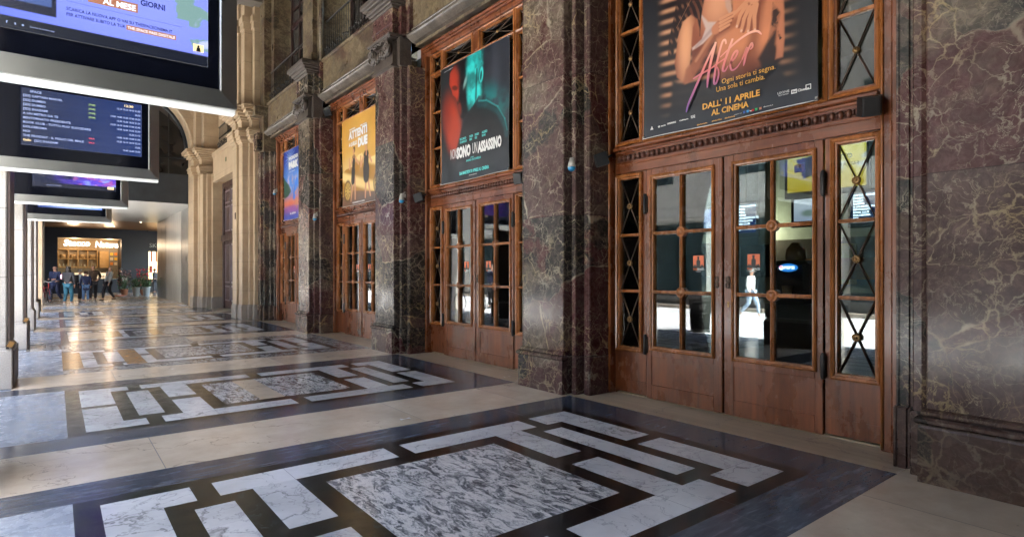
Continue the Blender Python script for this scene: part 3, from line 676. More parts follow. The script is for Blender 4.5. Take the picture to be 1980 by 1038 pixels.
        for dz in (-.028, .028):
            mb.tube([(-.062, y(.06)+.022*math.cos(a), 1.305+dz+.026*math.sin(a)) for a in np.linspace(0, 2*math.pi, 13)[:-1]], .006, 6, closed=True)
        mb.box(-.056, -.044, y(.06)-.008, y(.06)+.008, 1.245, 1.365, .003); mb.build('handle', M['bronze'], lf)
        # cinema sticker on a smoked band behind the glass
        st = MB().box(-.003, -.001, y(.16), y(.45), 1.36, 1.66).build('smoked_band', M['smoke'], lf)
        c = s*.30; stk = MB().box(-.018, -.014, c-.062, c+.062, 1.452, 1.575).build('cinema_sticker', M['sticker'], lf)
        mb = MB().box(-.020, -.0185, c-.062, c+.062, 1.452, 1.468)
        mb.ball((-.0195, c, 1.548), (.0012, .012, .015), 8, 6).prism([(c-.022, 1.462), (c+.022, 1.462), (c+.02, 1.522), (c+.008, 1.535), (c-.008, 1.535), (c-.024, 1.52)], -.0205, -.0186, axis='x')
        mb.prism([(c-.016, 1.556), (c+.016, 1.556), (c+.009, 1.566), (c-.009, 1.566)], -.0203, -.0187, axis='x')
        for q in (-.05, -.036, .034, .048): mb.ball((-.0195, c+q, 1.472), (.0012, .007, .010), 6, 4)
        mb.build('silhouette', M['black_ink'], stk)
        text('lettering', 'THE', .030, (-.0190, c+.064, 1.424), M['sticker'], stk, bold=.02, sx=1.0); text('lettering', 'SPACE', .030, (-.0190, c+.013, 1.424), M['paper'], stk, bold=.02, sx=.9)
        text('lettering', 'CINEMA', .012, (-.0190, c, 1.408), M['paper'], stk, align='CENTER', sp=1.5)
    MB().lathe([(.012, 0), (.014, -.004), (.004, -.006)], (-.045, -.055, 1.10), 'x', 10).box(-.050, -.046, -.064, -.046, 1.06, 1.12, .002).build('keyhole_plate', M['brass'], r)
    MB().box(-.02, .12, -1.39, 1.39, 0, .013).build('threshold', FM[FI['trav']], r)
    return r
t = NT('smoked_film'); t.t.nodes.remove(t.b); tr = t.n('BsdfTransparent'); tr.inputs[0].default_value = (.25, .26, .27, 1); t.l(tr.outputs[0], t.t.nodes['Material Output'].inputs[0]); M['smoke'] = t.m
door0 = make_doorway('nearest wooden doorway, glazed double door below the pink script poster')
DLAB = ['', 'second wooden doorway, glazed double door below the red and teal poster', 'third wooden doorway, glazed double door below the golden poster', 'farthest wooden doorway, glazed double door below the blue poster']
for k in (1, 2, 3):
    c = copy_tree(door0); c.location = (XD, YC[k], 0); c['label'] = DLAB[k]
# ---- loudspeakers and cameras
def speaker(x, y, z, rz, label):
    r = empty('loudspeaker', (x, y, z), rz, label=label, cat='loudspeaker', group='small black loudspeakers on the door frames')
    mb = MB().prism([(-.10, -.07), (.06, -.10), (.09, 0), (.06, .10), (-.10, .07)], -.085, .085); mb.build('cabinet', M['plastic_black'], r)
    MB().box(-.108, -.101, -.06, .06, -.075, .075, .004).build('grille', M['iron'], r); MB().tube([(.06, 0, 0), (.16, 0, .02)], .015).build('bracket', M['iron'], r)
    r.rotation_euler = (0, R(-18), rz); r.scale = (.86, .86, .86); return r
speaker(5.0, YC[0]-1.37, 2.70, R(25), 'black loudspeaker at the right end of the bead rail of the nearest doorway')
speaker(4.95, YC[0]+1.42, 2.70, R(-30), 'black loudspeaker at the left end of the bead rail of the nearest doorway')
speaker(5.0, YC[1]-1.30, 2.70, R(25), 'black loudspeaker half hidden by the pier, right end of the second doorway')
speaker(4.95, YC[1]+1.42, 2.70, R(-30), 'black loudspeaker at the left end of the bead rail of the second doorway')
speaker(4.95, YC[2]+1.40, 5.08, R(-20), 'black loudspeaker high on the frame of the doorway with the golden poster')
def sec_camera(x, y, z, label):
    r = empty('security_camera', (x, y, z), label=label, cat='security camera', group='small white and blue cameras on the facade')
    MB().prism([(-.03, -.03), (.05, -.03), (.05, .03), (-.03, .03)], .0, .06).lathe([(.02, .06), (.035, .02), (.05, -.05)], (-.02, 0, 0), 'z', 10).tube([(0, 0, .06), (.05, 0, .10)], .012).build('housing', M['plastic_white'], r)
    MB().ball((-.02, 0, -.06), (.048, .048, .04)).build('lens_dome', M['blue'], r); return r
sec_camera(4.70, 4.83, 2.665, 'blue and white camera on the marble pier left of the nearest doorway')
sec_camera(4.72, 9.06, 2.70, 'blue and white camera on the marble pier left of the second doorway')
sec_camera(4.72, 13.34, 2.70, 'blue and white camera on the marble pier left of the doorway with the golden poster')
sec_camera(5.02, 17.52, 3.75, 'white camera beside the upper frame of the doorway with the blue poster')
# ================================================================== LIMESTONE END OF THE ARCADE
def off(o, loc): o.location = tuple(-v for v in loc); return o
def cap_stack(x, y0, y1, levels, e=1.0, back=5.3):
    mb = MB()
    for z0, z1, g in levels: mb.box(x-g, back, y0-g*e, y1+g*e, z0, z1, .012)
    return mb
CAPS = [(5.28, 5.33, .03), (5.33, 5.36, .06), (5.36, 5.46, .09), (5.46, 5.60, .13), (5.60, 5.64, .16), (5.64, 5.70, .13)]
CORN = [(5.92, 5.98, .05), (5.98, 6.04, .10), (6.04, 6.12, .17), (6.12, 6.2, .25), (6.2, 6.28, .31), (6.28, 6.34, .33)]
def lime_pier(faces, label, loc, capfaces):
    r = empty('limestone_pier', loc, label=label, cat='pier')
    mb = MB(); pl = MB()
    for x0, y0, y1 in faces: mb.box(x0, 5.62, y0, y1, .42, 5.3, .015); pl.box(x0-.03, 5.62, y0-.03, y1+.03, 0, .40, .008).box(x0-.015, 5.62, y0-.015, y1+.015, .40, .44, .01)
    off(mb.build('shaft', M['lime'], r), loc); off(pl.build('plinth', M['lime_grey'], r), loc)
    mb = MB()
    for x0, y0, y1 in capfaces:
        mb.box(x0-.02, 5.62, y0-.02, y1+.02, 5.70, 5.93, .01)
        for z0, z1, g in CAPS+CORN: mb.box(x0-g, 5.62, y0-g, y1+g, z0, z1, .012)
    off(mb.build('capital', M['lime'], r), loc)
    mb = MB()
    for x0, y0, y1 in capfaces: mb.box(x0+.06, 5.62, y0+.02, y1-.02, 6.34, 9.6, .015).box(x0, 5.62, y0, y1, 8.9, 9.1, .01).box(x0+.03, 5.62, y0, y1, 8.7, 8.9, .01)
    off(mb.build('upper_pilaster', M['lime'], r), loc); return r
lime_pier([(4.66, 18.35, 18.62), (4.55, 18.50, 18.66), (4.38, 18.62, 19.02), (4.32, 19.05, 19.55), (4.55, 19.0, 19.8)], 'nearer limestone pier with stepped edges, just left of the dark marble corner pier', (4.6, 19, 0), [(4.60, 18.36, 18.62), (4.38, 18.62, 19.02), (4.32, 19.08, 19.55)])
lime_pier([(4.84, 25.22, 25.6), (4.68, 25.35, 25.9), (4.55, 25.48, 26.1), (4.53, 26.05, 26.6), (4.38, 26.40, 26.98)], 'farther limestone pier carrying the arch, left of the tall dark door', (4.6, 26.2, 0), [(4.60, 25.9, 26.4), (4.40, 26.42, 26.98)])
lb = empty('limestone_wall', (5.0, 22.5, 0), label='limestone wall with lintel and balcony ledge around the tall dark door', cat='wall')
L0 = (5.0, 22.5, 0)
mb = MB().box(5.15, 5.9, 19.5, 20.9, 0, 6.1).box(5.15, 5.9, 25.3, 26.9, 0, 6.1).box(4.88, 5.9, 19.6, 25.3, 5.0, 5.98, .01).box(4.84, 5.9, 19.6, 25.3, 5.92, 6.10, .01).box(4.86, 5.0, 19.6, 25.3, 4.94, 5.02, .01)

off(mb.build('wall', M['lime'], lb), L0)
off(MB().box(5.2, 5.9, 19.6, 20.6, 6.1, 9.6).box(5.2, 5.9, 24.4, 26.9, 6.1, 9.6).box(5.3, 5.9, 20.6, 24.4, 8.9, 9.6).build('upper_wall', M['lime'], lb), L0)
off(MB().box(5.4, 5.5, 20.7, 24.4, 6.1, 8.9).build('balcony_door', M['wood_dark'], lb), L0)
off(MB().box(4.86, 4.875, 23.0, 23.1, 5.45, 5.6).build('lamp_bracket', flat('green_enamel', (.03, .08, .02), .4), lb), L0)
rl = railing(20.4, 24.6, 6.10, 'iron balcony railing above the tall dark door in the limestone wall', 4.95); rl['group'] = 'iron balcony railings above the doorways'
sw = tag(MB().box(4.30, 4.33, 19.12, 19.22, 3.03, 3.23, .004).build('bell_plate', M['bronze']), 'small dark metal plate on the limestone pier left of the marble corner pier', 'door bell')
# tall dark door
dd = empty('dark_wooden_door', (5.2, 22.92, 0), label='tall dark reddish wooden double door set deep in the limestone wall', cat='door')
dd.scale = (1, 1.2, 1)
def D_(mb, n, m, p=None):
    o = mb.build(n, m, p or dd); return o
mb = MB().box(0, .15, 1.75, 1.97, 0, 4.92, .01).box(0, .15, -1.97, -1.75, 0, 4.92, .01).box(0, .15, -1.75, 1.75, 4.7, 4.92, .01).box(-.08, .15, -1.78, 1.78, 2.62, 2.86, .02)
D_(mb, 'frame', M['wood_dark'])
M['dimlight'] = flat('dull_door_moulding', (.16, .12, .13), .3)
for s in (-1, 1):
    lf = D_(MB().box(.05, .12, s*.01, s*1.75, .02, 4.7), 'door_leaf', M['wood_dark'])
    mb = MB()
    for a, b in ((.14, .80), (.94, 1.62)):
        for z0, z1 in ((.3, .9), (1.0, 2.5), (3.0, 4.0), (4.1, 4.6)):
            mb.ringframe(min(s*a, s*b), max(s*a, s*b), z0, z1, [(0, .05), (.01, .02), (.05, .02), (.06, .05)])
    D_(mb, 'panel_moulding', M['dimlight'], lf); D_(MB().tube([(.0, s*.12, 1.2), (-.05, s*.12, 1.25), (-.05, s*.12, 1.9), (0, s*.12, 1.95)], .015), 'handle', M['bronze'], lf)
# arch wall
aw = empty('arch_wall', (2.0, 27.1, 0), label='limestone transverse wall with a big round arch at the far end of the arcade', cat='wall')
def arch_pts(cx, cz, r, n=28, a0=0, a1=math.pi): return [(cx+r*math.cos(a0+(a1-a0)*i/n), cz+r*math.sin(a0+(a1-a0)*i/n)) for i in range(n+1)]
AX, AZ, AR = 2.0, 6.5, 2.38
def arch_face(r0, y0, y1, top, x0, x1):
    mb = MB(); p = arch_pts(AX, AZ, r0); n = len(p)
    # split in strips up to the straight top
    for i in range(n-1):
        a, b = p[i], p[i+1]; mb.prism([(a[0], a[1]), (a[0], top), (b[0], top), (b[0], b[1])], y0, y1, axis='y', cap=True)
    mb.box(x0, AX-r0, y0, y1, 0, top).box(AX+r0, x1, y0, y1, 0, top); return mb
off(arch_face(AR+.5, 27.0, 27.6, 9.6, -1.42, 5.6).build('wall', M['lime'], aw), (2.0, 27.1, 0))
mb = MB(); prof = [(0, 27.62), (0, 26.98), (.05, 26.93), (.40, 26.93), (.42, 26.90), (.5, 26.90), (.5, 27.05)]
pa = arch_pts(AX, AZ, 1.0, 40); v = []; f = []; m = len(prof)
for c_, s_ in pa:
    for dr, yy in prof: v.append((AX+(c_-AX)*(AR+dr), yy, AZ+(s_-AZ)*(AR+dr)))
for i in range(len(pa)-1):
    for k in range(m-1): f.append([i*m+k, i*m+k+1, (i+1)*m+k+1, (i+1)*m+k])
mb.add(v, f); off(mb.build('archivolt', M['lime'], aw), (2.0, 27.1, 0))
off(MB().box(-.88, -.38, 26.95, 27.6, .0, 6.5, .01).box(4.38, 4.9, 26.99, 27.62, .0, 6.5, .01).build('jamb', M['lime'], aw), (2.0, 27.1, 0))
# lunette glazing and fascia in the arch
M['fascia'] = flat('dark_grey_fascia', (.028, .032, .036), .5, var=.25, sc=3)
ln = empty('arch_fascia', (2, 27.7, 4.29), label='dark grey fascia board with a glazed lunette filling the arch above the passage', cat='fascia')
off(MB().box(-.6, 4.62, 27.66, 27.8, 4.29, 5.5).build('board', M['fascia'], ln), (2, 27.7, 4.29))
mb = MB(); mb.prism(arch_pts(AX, AZ-.6, AR+.2)+[(AX-AR-.2, 5.5), (AX+AR+.2, 5.5)][::1], 27.85, 27.88, axis='y')
M['lunette'] = flat('dark_lunette_glass', (.015, .014, .013), .12, var=.4, sc=1.5)
off(mb.build('pane', M['lunette'], ln), (2, 27.7, 4.29))
mb = MB()
for x in (.9, 1.6, 2.3, 3.0, 3.7): mb.box(x-.02, x+.02, 27.80, 27.84, 5.5, 6.6+(AR**2-(x-AX)**2)**.5-.1)
mb.tube([(AX+(AR-.05)*math.cos(a), 27.75, AZ+(AR-.05)*math.sin(a)) for a in np.linspace(0, math.pi, 30)], .07, 6).tube([(AX-AR, 27.8, 6.2), (AX+AR, 27.8, 6.2)], .03, 6)
off(mb.build('glazing_bars', M['plastic_black'], ln), (2, 27.7, 4.29))
# passage beyond the arch
M['passage_ceiling'] = flat('passage_ceiling_paint', (.62, .60, .56), .35, var=.05); M['copper'] = flat('copper_ceiling', (.50, .27, .12), .28, .5)
struct('passage_ceiling', MB().box(-1.42, 4.72, 27.81, 39.3, 4.29, 4.45), M['passage_ceiling']); struct('far_ceiling', MB().box(-6, 16, 39.3, 60, 4.42, 4.6), M['copper'])
M['grey_panel'] = flat('brushed_grey_panel', (.30, .30, .29), .3, .5, var=.15, sc=3)
t = NT('streaked_grey_marble'); t.out(t.ramp(t.noise(t.pos((1, 5, .5)), 1.4, 6, .65), [(.3, (.34, .32, .29)), (.5, (.45, .43, .39)), (.72, (.56, .54, .50))]), .28); M['grey_marble'] = t.m
pw = empty('passage_wall', (4.62, 33, 0), label='grey marble and metal clad wall on the right side of the passage', cat='wall')
off(MB().box(4.62, 5.2, 31.0, 35.6, 1.79, 4.29).box(4.62, 5.2, 31.0, 35.6, 0, 1.785).build('marble_cladding', M['grey_marble'], pw), (4.62, 33, 0))
off(MB().box(4.63, 5.2, 27.8, 30.98, 0, 4.29).build('metal_cladding', M['grey_panel'], pw), (4.62, 33, 0))
off(MB().box(4.63, 5.2, 35.62, 39.2, 0, 4.29).build('metal_cladding', M['grey_panel'], pw), (4.62, 33, 0))
o = off(MB().box(4.618, 4.64, 35.8, 37.3, .02, 3.9).box(4.618, 4.64, 37.34, 38.9, .02, 3.9).build('metal_door', M['grey_panel'], pw), (4.62, 33, 0))
mb = MB().tube([(-.04, 4.2, 1.1), (-.04, 4.3, 1.1)], .02).tube([(-.04, 4.45, 1.1), (-.04, 4.55, 1.1)], .02); mb.build('handle', M['iron'], pw)
MB().box(-.02, .0, -3.4, -3.34, 1.9, 2.15).box(-.02, 0, -3.36, -3.3, 1.05, 1.09).build('key_switch', M['plastic_white'], pw)
for i, (x, y) in enumerate(((1.9, 41.5), (4.0, 41.0), (.6, 44.5), (3.0, 46), (1.6, 33.0))):
    z = 4.42 if y > 39.3 else 4.29
    r = empty('ceiling_spotlight', (x, y, z), label=['small lit spotlight in the coppery ceiling above the kiosk sign', 'small lit spotlight in the coppery ceiling right of the kiosk sign', 'spotlight deep in the far ceiling, left', 'spotlight deep in the far ceiling, right', 'spotlight in the pale passage ceiling behind the screens'][i], cat='spotlight', group='ceiling spotlights')
    MB().lathe([(.07, -.015), (.07, 0), (.05, 0)], (0, 0, 0), n=12).build('ring', M['steel'], r); MB().lathe([(.045, -.02), (.045, -.001)], (0, 0, 0), n=12).build('bulb', emit('warm_bulb', (1, .75, .5), 1.444), r)
    li = bpy.data.lights.new('spot_glow', 'SPOT'); li.energy = 2.5; li.color = (1, .72, .45); li.spot_size = R(120); li.shadow_soft_size = .05
    lo = bpy.data.objects.new('spot_glow', li); COL.objects.link(lo); lo.parent = r; lo.location = (0, 0, -.06)
# ================================================================== ICE-CREAM KIOSK
NAVY = flat('navy_paint', (.003, .0055, .014), .45); M['navy'] = NAVY
KY = 49.0
kk = empty('ice_cream_kiosk', (2.0, KY, 0), label='dark navy ice-cream kiosk with lit opening and glowing name sign at the passage end', cat='kiosk')
def K(mb, n, m, p=None): return mb.build(n, m, p or kk)
# local x right, y depth
K(MB().box(-4.5, -1.95, 0, .3, 0, 4.42).box(1.62, 3.25, 0, .3, 0, 4.42).box(-1.95, 1.62, 0, .3, 3.75, 4.42).box(-1.95, 1.62, 0, .5, 0, .95).box(-1.95, -1.90, .3, 3.2, 0, 4.4).box(1.62, 1.67, .3, 3.2, 0, 4.4), 'wall', NAVY)
K(MB().box(-1.95, 1.62, 2.6, 2.7, .95, 3.9), 'back_wall', flat('kiosk_back_wall', (.30, .22, .13), .6))
K(MB().box(-1.9, 1.6, .3, 2.6, 3.76, 3.85), 'kiosk_ceiling', flat('kiosk_ceiling', (.4, .33, .25), .5))
sh = MB(); OAK = flat('oak_shelf', (.42, .25, .09), .45)
for i in range(5): sh.box(-1.9+i*.56, -1.86+i*.56, 2.2, 2.6, 1.75, 3.05)
for z in (1.75, 2.36, 3.01): sh.box(-1.9, .38, 2.2, 2.6, z, z+.05)
sh.box(.48, 1.02, 2.3, 2.4, 1.75, 2.95)
s_ = K(sh, 'shelf_unit', OAK)
mb = MB(); bask = flat('wicker', (.34, .21, .09), .7)
for i in range(4): mb.lathe([(.13, 0), (.17, .2), (.18, .26), (.15, .26)], (-1.6+i*.56, 2.3, 2.41), n=10)
K(mb, 'wicker_baskets', bask, s_)
mb = MB()
for i in range(11): mb.lathe([(.04, 0), (.04, .13), (.02, .18), (.02, .24)], (-1.78+i*.2, 2.3, 1.8), n=7)
K(mb, 'bottles', flat('bottle_glass', (.3, .28, .2), .2), s_)
K(MB().box(1.05, 1.6, 2.3, 2.35, 1.0, 3.1), 'tiled_panel', flat('tile_panel', (.20, .17, .13), .5, var=.4, sc=20))
mb = MB()
for i, (x, z) in enumerate([(1.2, 2.75), (1.45, 2.75), (1.2, 2.4), (1.45, 2.4), (1.2, 2.05), (1.45, 2.05)]): mb.box(x-.09, x+.09, 2.26, 2.29, z-.1, z+.1, 0, i % 3)
K(mb, 'menu_pictures', [flat('menu_yellow', (.7, .42, .04), .4), flat('menu_orange', (.6, .2, .03), .4), flat('menu_cream', (.6, .5, .35), .4)])
K(MB().box(-1.95, 1.62, -.12, .7, .95, 1.0, .01), 'counter', M['steel'])
K(MB().box(-1.3, .9, .05, .6, 1.0, 1.32).box(-1.35, .95, 0, .65, 1.34, 1.38), 'display_case', emit('lit_display_case', (1, .75, .45), 0.086))
mb = MB(); 
for i in range(9): mb.ball((-1.15+i*.25, .04, 1.12), (.09, .03, .09), 8, 5)
K(mb, 'ice_cream_tubs', flat('ice_cream', (.62, .42, .25), .5, var=.5, sc=8))
K(MB().lathe([(.03, 0), (.03, .15), (.16, .42), (.15, .44)], (1.05, .3, 1.0), n=12), 'wafer_cone', flat('wafer', (.6, .34, .08), .5))
NEON = emit('neon_letters', (1, .86, .66), 0.314)
text('sign_lettering', 'Stecco', .56, (-1.60, .16, 3.22), NEON, kk, FACE_S, bold=.03, shear=.15, depth=.03, sx=.95); text('sign_lettering', 'Natura', .56, (.12, .16, 3.16), NEON, kk, FACE_S, bold=.03, shear=.15, depth=.03, sx=.82)
for x in (-1.0, 1.0):
    li = bpy.data.lights.new('kiosk_lamp', 'POINT'); li.energy = 5; li.color = (1, .70, .42); li.shadow_soft_size = .2
    lo = bpy.data.objects.new('kiosk_lamp', li); COL.objects.link(lo); lo.parent = kk; lo.location = (x, 1.2, 3.4)
# flower shop right of the kiosk
fs = empty('flower_shop', (5.6, KY+.6, 0), label='dark shop front with a bright window and white letters right of the kiosk', cat='shop')
MB().box(-.3, 6, 0, .2, 2.95, 4.42).box(1.6, 6, 0, .2, 0, 2.95).build('shop_front', NAVY, fs)
WINL = emit('lit_shop_window', (1, .72, .36), 0.254)
MB().box(-.3, 1.6, .5, .55, .9, 2.95).build('lit_window', WINL, fs); MB().box(-.3, 1.6, .3, .6, 0, .9).build('shop_counter', M['plastic_black'], fs)
mb = MB()
for x in (-.1, .2, .55, .95, 1.3): mb.box(x, x+.09, .4, .45, 2.2, 2.95)
for x in (-.2, .3, .8): mb.box(x, x+.2, .4, .45, 1.4, 1.9)
mb.build('hanging_goods', flat('red_goods', (.45, .06, .03), .5), fs)
text('sign_lettering', 'SKU', .42, (-.25, -.03, 3.25), flat('grey_letters', (.35, .36, .36), .4), fs, FACE_S, bold=.01, depth=.01)
# potted plants
def leafy(mb, c, r, h, n, mi=0, lf=.05):
    for _ in range(n):
        a = random.random()*6.28; q = math.sqrt(random.random())*r; z = random.random()*h; x, y = c[0]+q*math.cos(a), c[1]+q*math.sin(a)
        d1 = Vector((random.gauss(0, 1), random.gauss(0, 1), random.gauss(.4, 1))).normalized()*lf; d2 = d1.cross(Vector((random.random(), random.random(), random.random()))).normalized()*lf*.5
        p = Vector((x, y, c[2]+z)); mb.add([p-d1, p+d2, p+d1, p-d2], [(0, 1, 2, 3)], mi)
GREEN = flat('leaf_green', (.05, .10, .03), .6, var=.4, sc=8); REDF = flat('red_flowers', (.5, .03, .05), .5, var=.3); PINKF = flat('pink_flowers', (.22, .10, .10), .5)
ZINC = flat('zinc_pot', (.42, .43, .43), .4)
for i, (x, y, hh, lab, fl) in enumerate([(3.78, 41.2, .5, 'left of the two zinc pots with grassy plants by the passage wall', 0), (4.28, 41.0, .5, 'right one of the two zinc pots with grassy plants, against the passage wall', 0), (3.35, 43.2, .95, 'bushy green plant with pale flowers left of the red flowers', 2), (4.35, 43.0, 1.05, 'bright red flowering plants behind the zinc pots', 1)]):
    r = empty('potted_plant', (x, y, 0), label=lab, cat='plant', group='potted plants at the flower shop')
    ph = .52 if fl == 0 else .35
    MB().lathe([(.15, 0), (.21, ph), (.225, ph), (.225, ph+.02), (.2, ph+.02), (.19, ph-.03)], (0, 0, 0), n=16).build('pot', ZINC if fl == 0 else flat('terracotta', (.35, .14, .07), .7), r)
    mb = MB(); leafy(mb, (0, 0, ph), .26 if fl == 0 else .42, hh, 260)
    for _ in range(40):
        a = random.random()*6.28; mb.tube([(0, 0, ph-.05), (.2*math.cos(a), .2*math.sin(a), ph+hh*random.uniform(.5, 1))], .006, 4)
    mb.build('foliage', GREEN, r)
    if fl:
        mb = MB(); leafy(mb, (0, 0, ph+.25), .42, hh, 160, 0, .06); mb.build('flowers', REDF if fl == 1 else PINKF, r)
r = tag(MB().lathe([(.3, 0), (.34, .01), (.1, .05)], (3.0, 42.2, 0.001), n=14).build('petal_heap', flat('orange_petals', (.6, .14, .06), .6)), 'scatter of orange red petals on the floor beside the plants', 'petals')
# added wall blocking street light at the passage left; wall closing the back
psw = empty('passage_light_blocker', (-1.5, 38, 0), label='dark wall added to block street light from the passage, behind the columns', cat='wall'); MB().box(-.1, .1, -4.5, 17.5, 0, 4.4).build('wall_panel', NAVY, psw)
bw = empty('far_wall', (0, 56, 0), label='dark wall closing off the far end behind the kiosk', cat='wall'); MB().box(-12, 16, 0, .3, 0, 8).build('wall_panel', M['fascia'], bw)
# ================================================================== COLUMN ROW AND FRONT WALL TO THE STREET
CY = [-12.9, -8.5, -4.1, .35, 4.8, 9.2, 13.75, 18.2, 22.6, 26.95, 31.4, 35.8]
CLAB = {5: 'pale granite column nearest the left edge of the photo, in front of the list screen', 6: 'pale granite column second from the left edge, its wide base lit', 7: 'granite column third from the left edge, arcade side coloured dark brown for shade', 8: 'granite column fourth from the left edge, mostly hidden', 9: 'granite column farthest from the camera that stands clear, left of the people'}
for i, y in enumerate(CY):
    r = empty('granite_column', (-.95, y+.5, 0), label=CLAB.get(i, 'granite column of the street row outside the left or rear of the view' if i < 5 else 'granite column of the passage, hidden behind the nearer columns'), cat='column', group='granite columns along the street')
    MB().box(-.50, .49, -.47, .50, .50, 6.2, .015).build('shaft', M['granite'], r)
    MB().box(-.54, .54, -.50, .53, 0, .47, .01).prism([(-.54, .47), (.54, .47), (.50, .52), (-.50, .52)], -.49, .52, axis='y').build('plinth', M['granite'], r)
    MB().box(.492, .515, -.44, .52, .535, 6.2).build('painted_shade_slab', M['clad'], r)  # thin dark slabs paint the shade onto the granite's arcade-facing side
    MB().box(.542, .556, -.46, .53, .02, .46).build('painted_shade_slab', M['clad'], r)
    MB().box(-.56, .56, -.54, .56, 6.2, 6.35, .02).box(-.60, .60, -.58, .6, 6.35, 6.5, .02).build('capital', M['lime_grey'], r)
fw = empty('street_front_wall', (-.95, 12, 6.5), label='heavy stone front wall carried by the granite columns, above street openings, plus added light blocker', cat='wall')
MB().box(-.55, .50, -29, 26, .01, 12).box(-.50, .45, -28.4, -12.2, -6.5, 0).build('wall_panel', M['lime_grey'], fw)  # lower box: unseen wall added behind the camera to block light from there
ub = empty('upper_building', (2, 12, 9.8), label='upper storeys of the cinema building above the arcade', cat='building')
MB().box(-3.4, 12, -29, 15.5, .02, 14).box(-3.4, 12, 16.0, 36, -5.0, 14).build('wall', M['lime_grey'], ub)
for i in (5, 6):
    r = empty('column_floodlight', (-.455, CY[i]-.0, .485), label=['small brown and gold floodlight sitting on the base of the leftmost column', 'small floodlight sitting on the base of the second column'][i-5], cat='floodlight', group='floodlights on the column bases')
    MB().box(-.07, .07, -.03, .05, .05, .25, .01).build('housing', M['bronze'], r).rotation_euler = (0, R(25), 0)
    MB().box(-.05, .05, -.045, -.032, .07, .22).build('lens', flat('amber_lens', (.25, .13, .04), .2), r).rotation_euler = (0, R(25), 0); MB().box(-.03, .03, -.03, .05, 0, .06).build('foot', M['iron'], r); r.scale = (.5, .5, .42)
# ================================================================== HANGING SCREENS
SY = [4.84, 9.13, 13.36, 17.55]
def board(s, t): return np.zeros(s.shape+(3,))
def lerp(a, b, f): return np.array(a)*(1-f[..., None])+np.array(b)*f[..., None]
def sm(x, a, b): u = np.clip((x-a)/(b-a), 0, 1); return u*u*(3-2*u)
def hashn(s, t, f, seed):
    rs = np.random.RandomState(seed); g = rs.rand(64, 64); x = (s*f) % 63; y = (t*f) % 63; xi = x.astype(int); yi = y.astype(int); fx = x-xi; fy = y-yi; fx = fx*fx*(3-2*fx); fy = fy*fy*(3-2*fy)
    a = g[yi, xi]*(1-fx)+g[yi, xi+1]*fx; b = g[yi+1, xi]*(1-fx)+g[yi+1, xi+1]*fx; return a*(1-fy)+b*fy
def fbm(s, t, f, seed, o=4): return sum(hashn(s, t, f*2**i, seed+i)/2**(i+1) for i in range(o))
def ell(s, t, cx, cy, rx, ry, ang=0, soft=.15):
    c, q = math.cos(ang), math.sin(ang); x = s-cx; y = t-cy; u = (x*c+y*q)/rx; w = (-x*q+y*c)/ry; return 1-sm(np.sqrt(u*u+w*w), 1-soft, 1+soft)
def seg(s, t, x0, y0, x1, y1, r0, r1, soft=.25, asp=1.0):
    dx, dy = (x1-x0)*asp, y1-y0; u = np.clip(((s-x0)*asp*dx+(t-y0)*dy)/(dx*dx+dy*dy), 0, 1); d_ = np.hypot((s-x0)*asp-u*dx, t-y0-u*dy); r_ = r0+(r1-r0)*u; return 1-sm(d_/r_, 1-soft, 1+soft*.4)
def poly(s, t, pts, soft=.004):
    ins = np.zeros(s.shape, bool); n = len(pts)
    for i in range(n):
        x0, y0 = pts[i]; x1, y1 = pts[(i+1) % n]
        if y0 == y1: continue
        c = ((y0 > t) != (y1 > t)) & (s < (x1-x0)*(t-y0)/(y1-y0)+x0); ins ^= c
    return ins.astype(float)
def over(c, col, a): return c*(1-a[..., None])+np.array(col)*a[..., None]
def scr_ad(s, t):
    c = lerp((.09, .14, .72), (.18, .22, .85), s); c = over(c, (.28, .34, .88), .5*ell(s, t, .5, .6, .5, .6, 0, .6))
    n = fbm(s, t, 9, 3); g = ((s > .86+.06*(1-t)-.12*(t > .45)*n) & (t > .16+.7*(1-s)*n)).astype(float)*sm(n, .38, .46)
    c = over(c, (.16, .30, .14), g*.8); c = over(c, (.45, .5, .9), ell(s, t, .97, .3, .05, .2)*sm(n, .5, .6))
    ph = ((s > .04) & (s < .27) & (t > .19)).astype(float); c = over(c, (.012, .014, .03), ph); c = over(c, (.10, .18, .5), ((s > .055) & (s < .255) & (t > .27)).astype(float)*.5)
    c = over(c, (.004, .006, .014), (t < .112).astype(float))
    return c
def scr_list(s, t):
    c = lerp((.010, .016, .045), (.014, .032, .13), s); rows = ((t*13.0) % 1 < .09)*(t < .9); return over(c, (.10, .14, .28), rows.astype(float)*.2)
def scr_neb(s, t):
    n = fbm(s, t, 7, 11); m_ = fbm(s, t, 16, 5); c = lerp((.01, .015, .04), (.10, .05, .55), sm(s+n*.6, .5, 1.0)); c = over(c, (.45, .10, .30), sm(m_, .5, .66)*sm(s, .3, .6)*.7); c = over(c, (.25, .4, .95), sm(n, .56, .68)*sm(s, .4, .8)*.8)
    return over(c, (.01, .012, .03), (t < .12).astype(float))
def scr_blue(s, t): return over(lerp((.03, .06, .25), (.12, .25, .8), sm(s, 0, .8)), (.6, .75, 1), ell(s, t, .6, .2, .5, .18, 0, .5)*.8)
SLAB = ['big overhead screen nearest the camera with a blue cinema-pass advert', 'overhead screen with the list of film titles and show times', 'overhead screen third from the camera showing a purple picture', 'overhead screen farthest from the camera, only its lower edge visible']
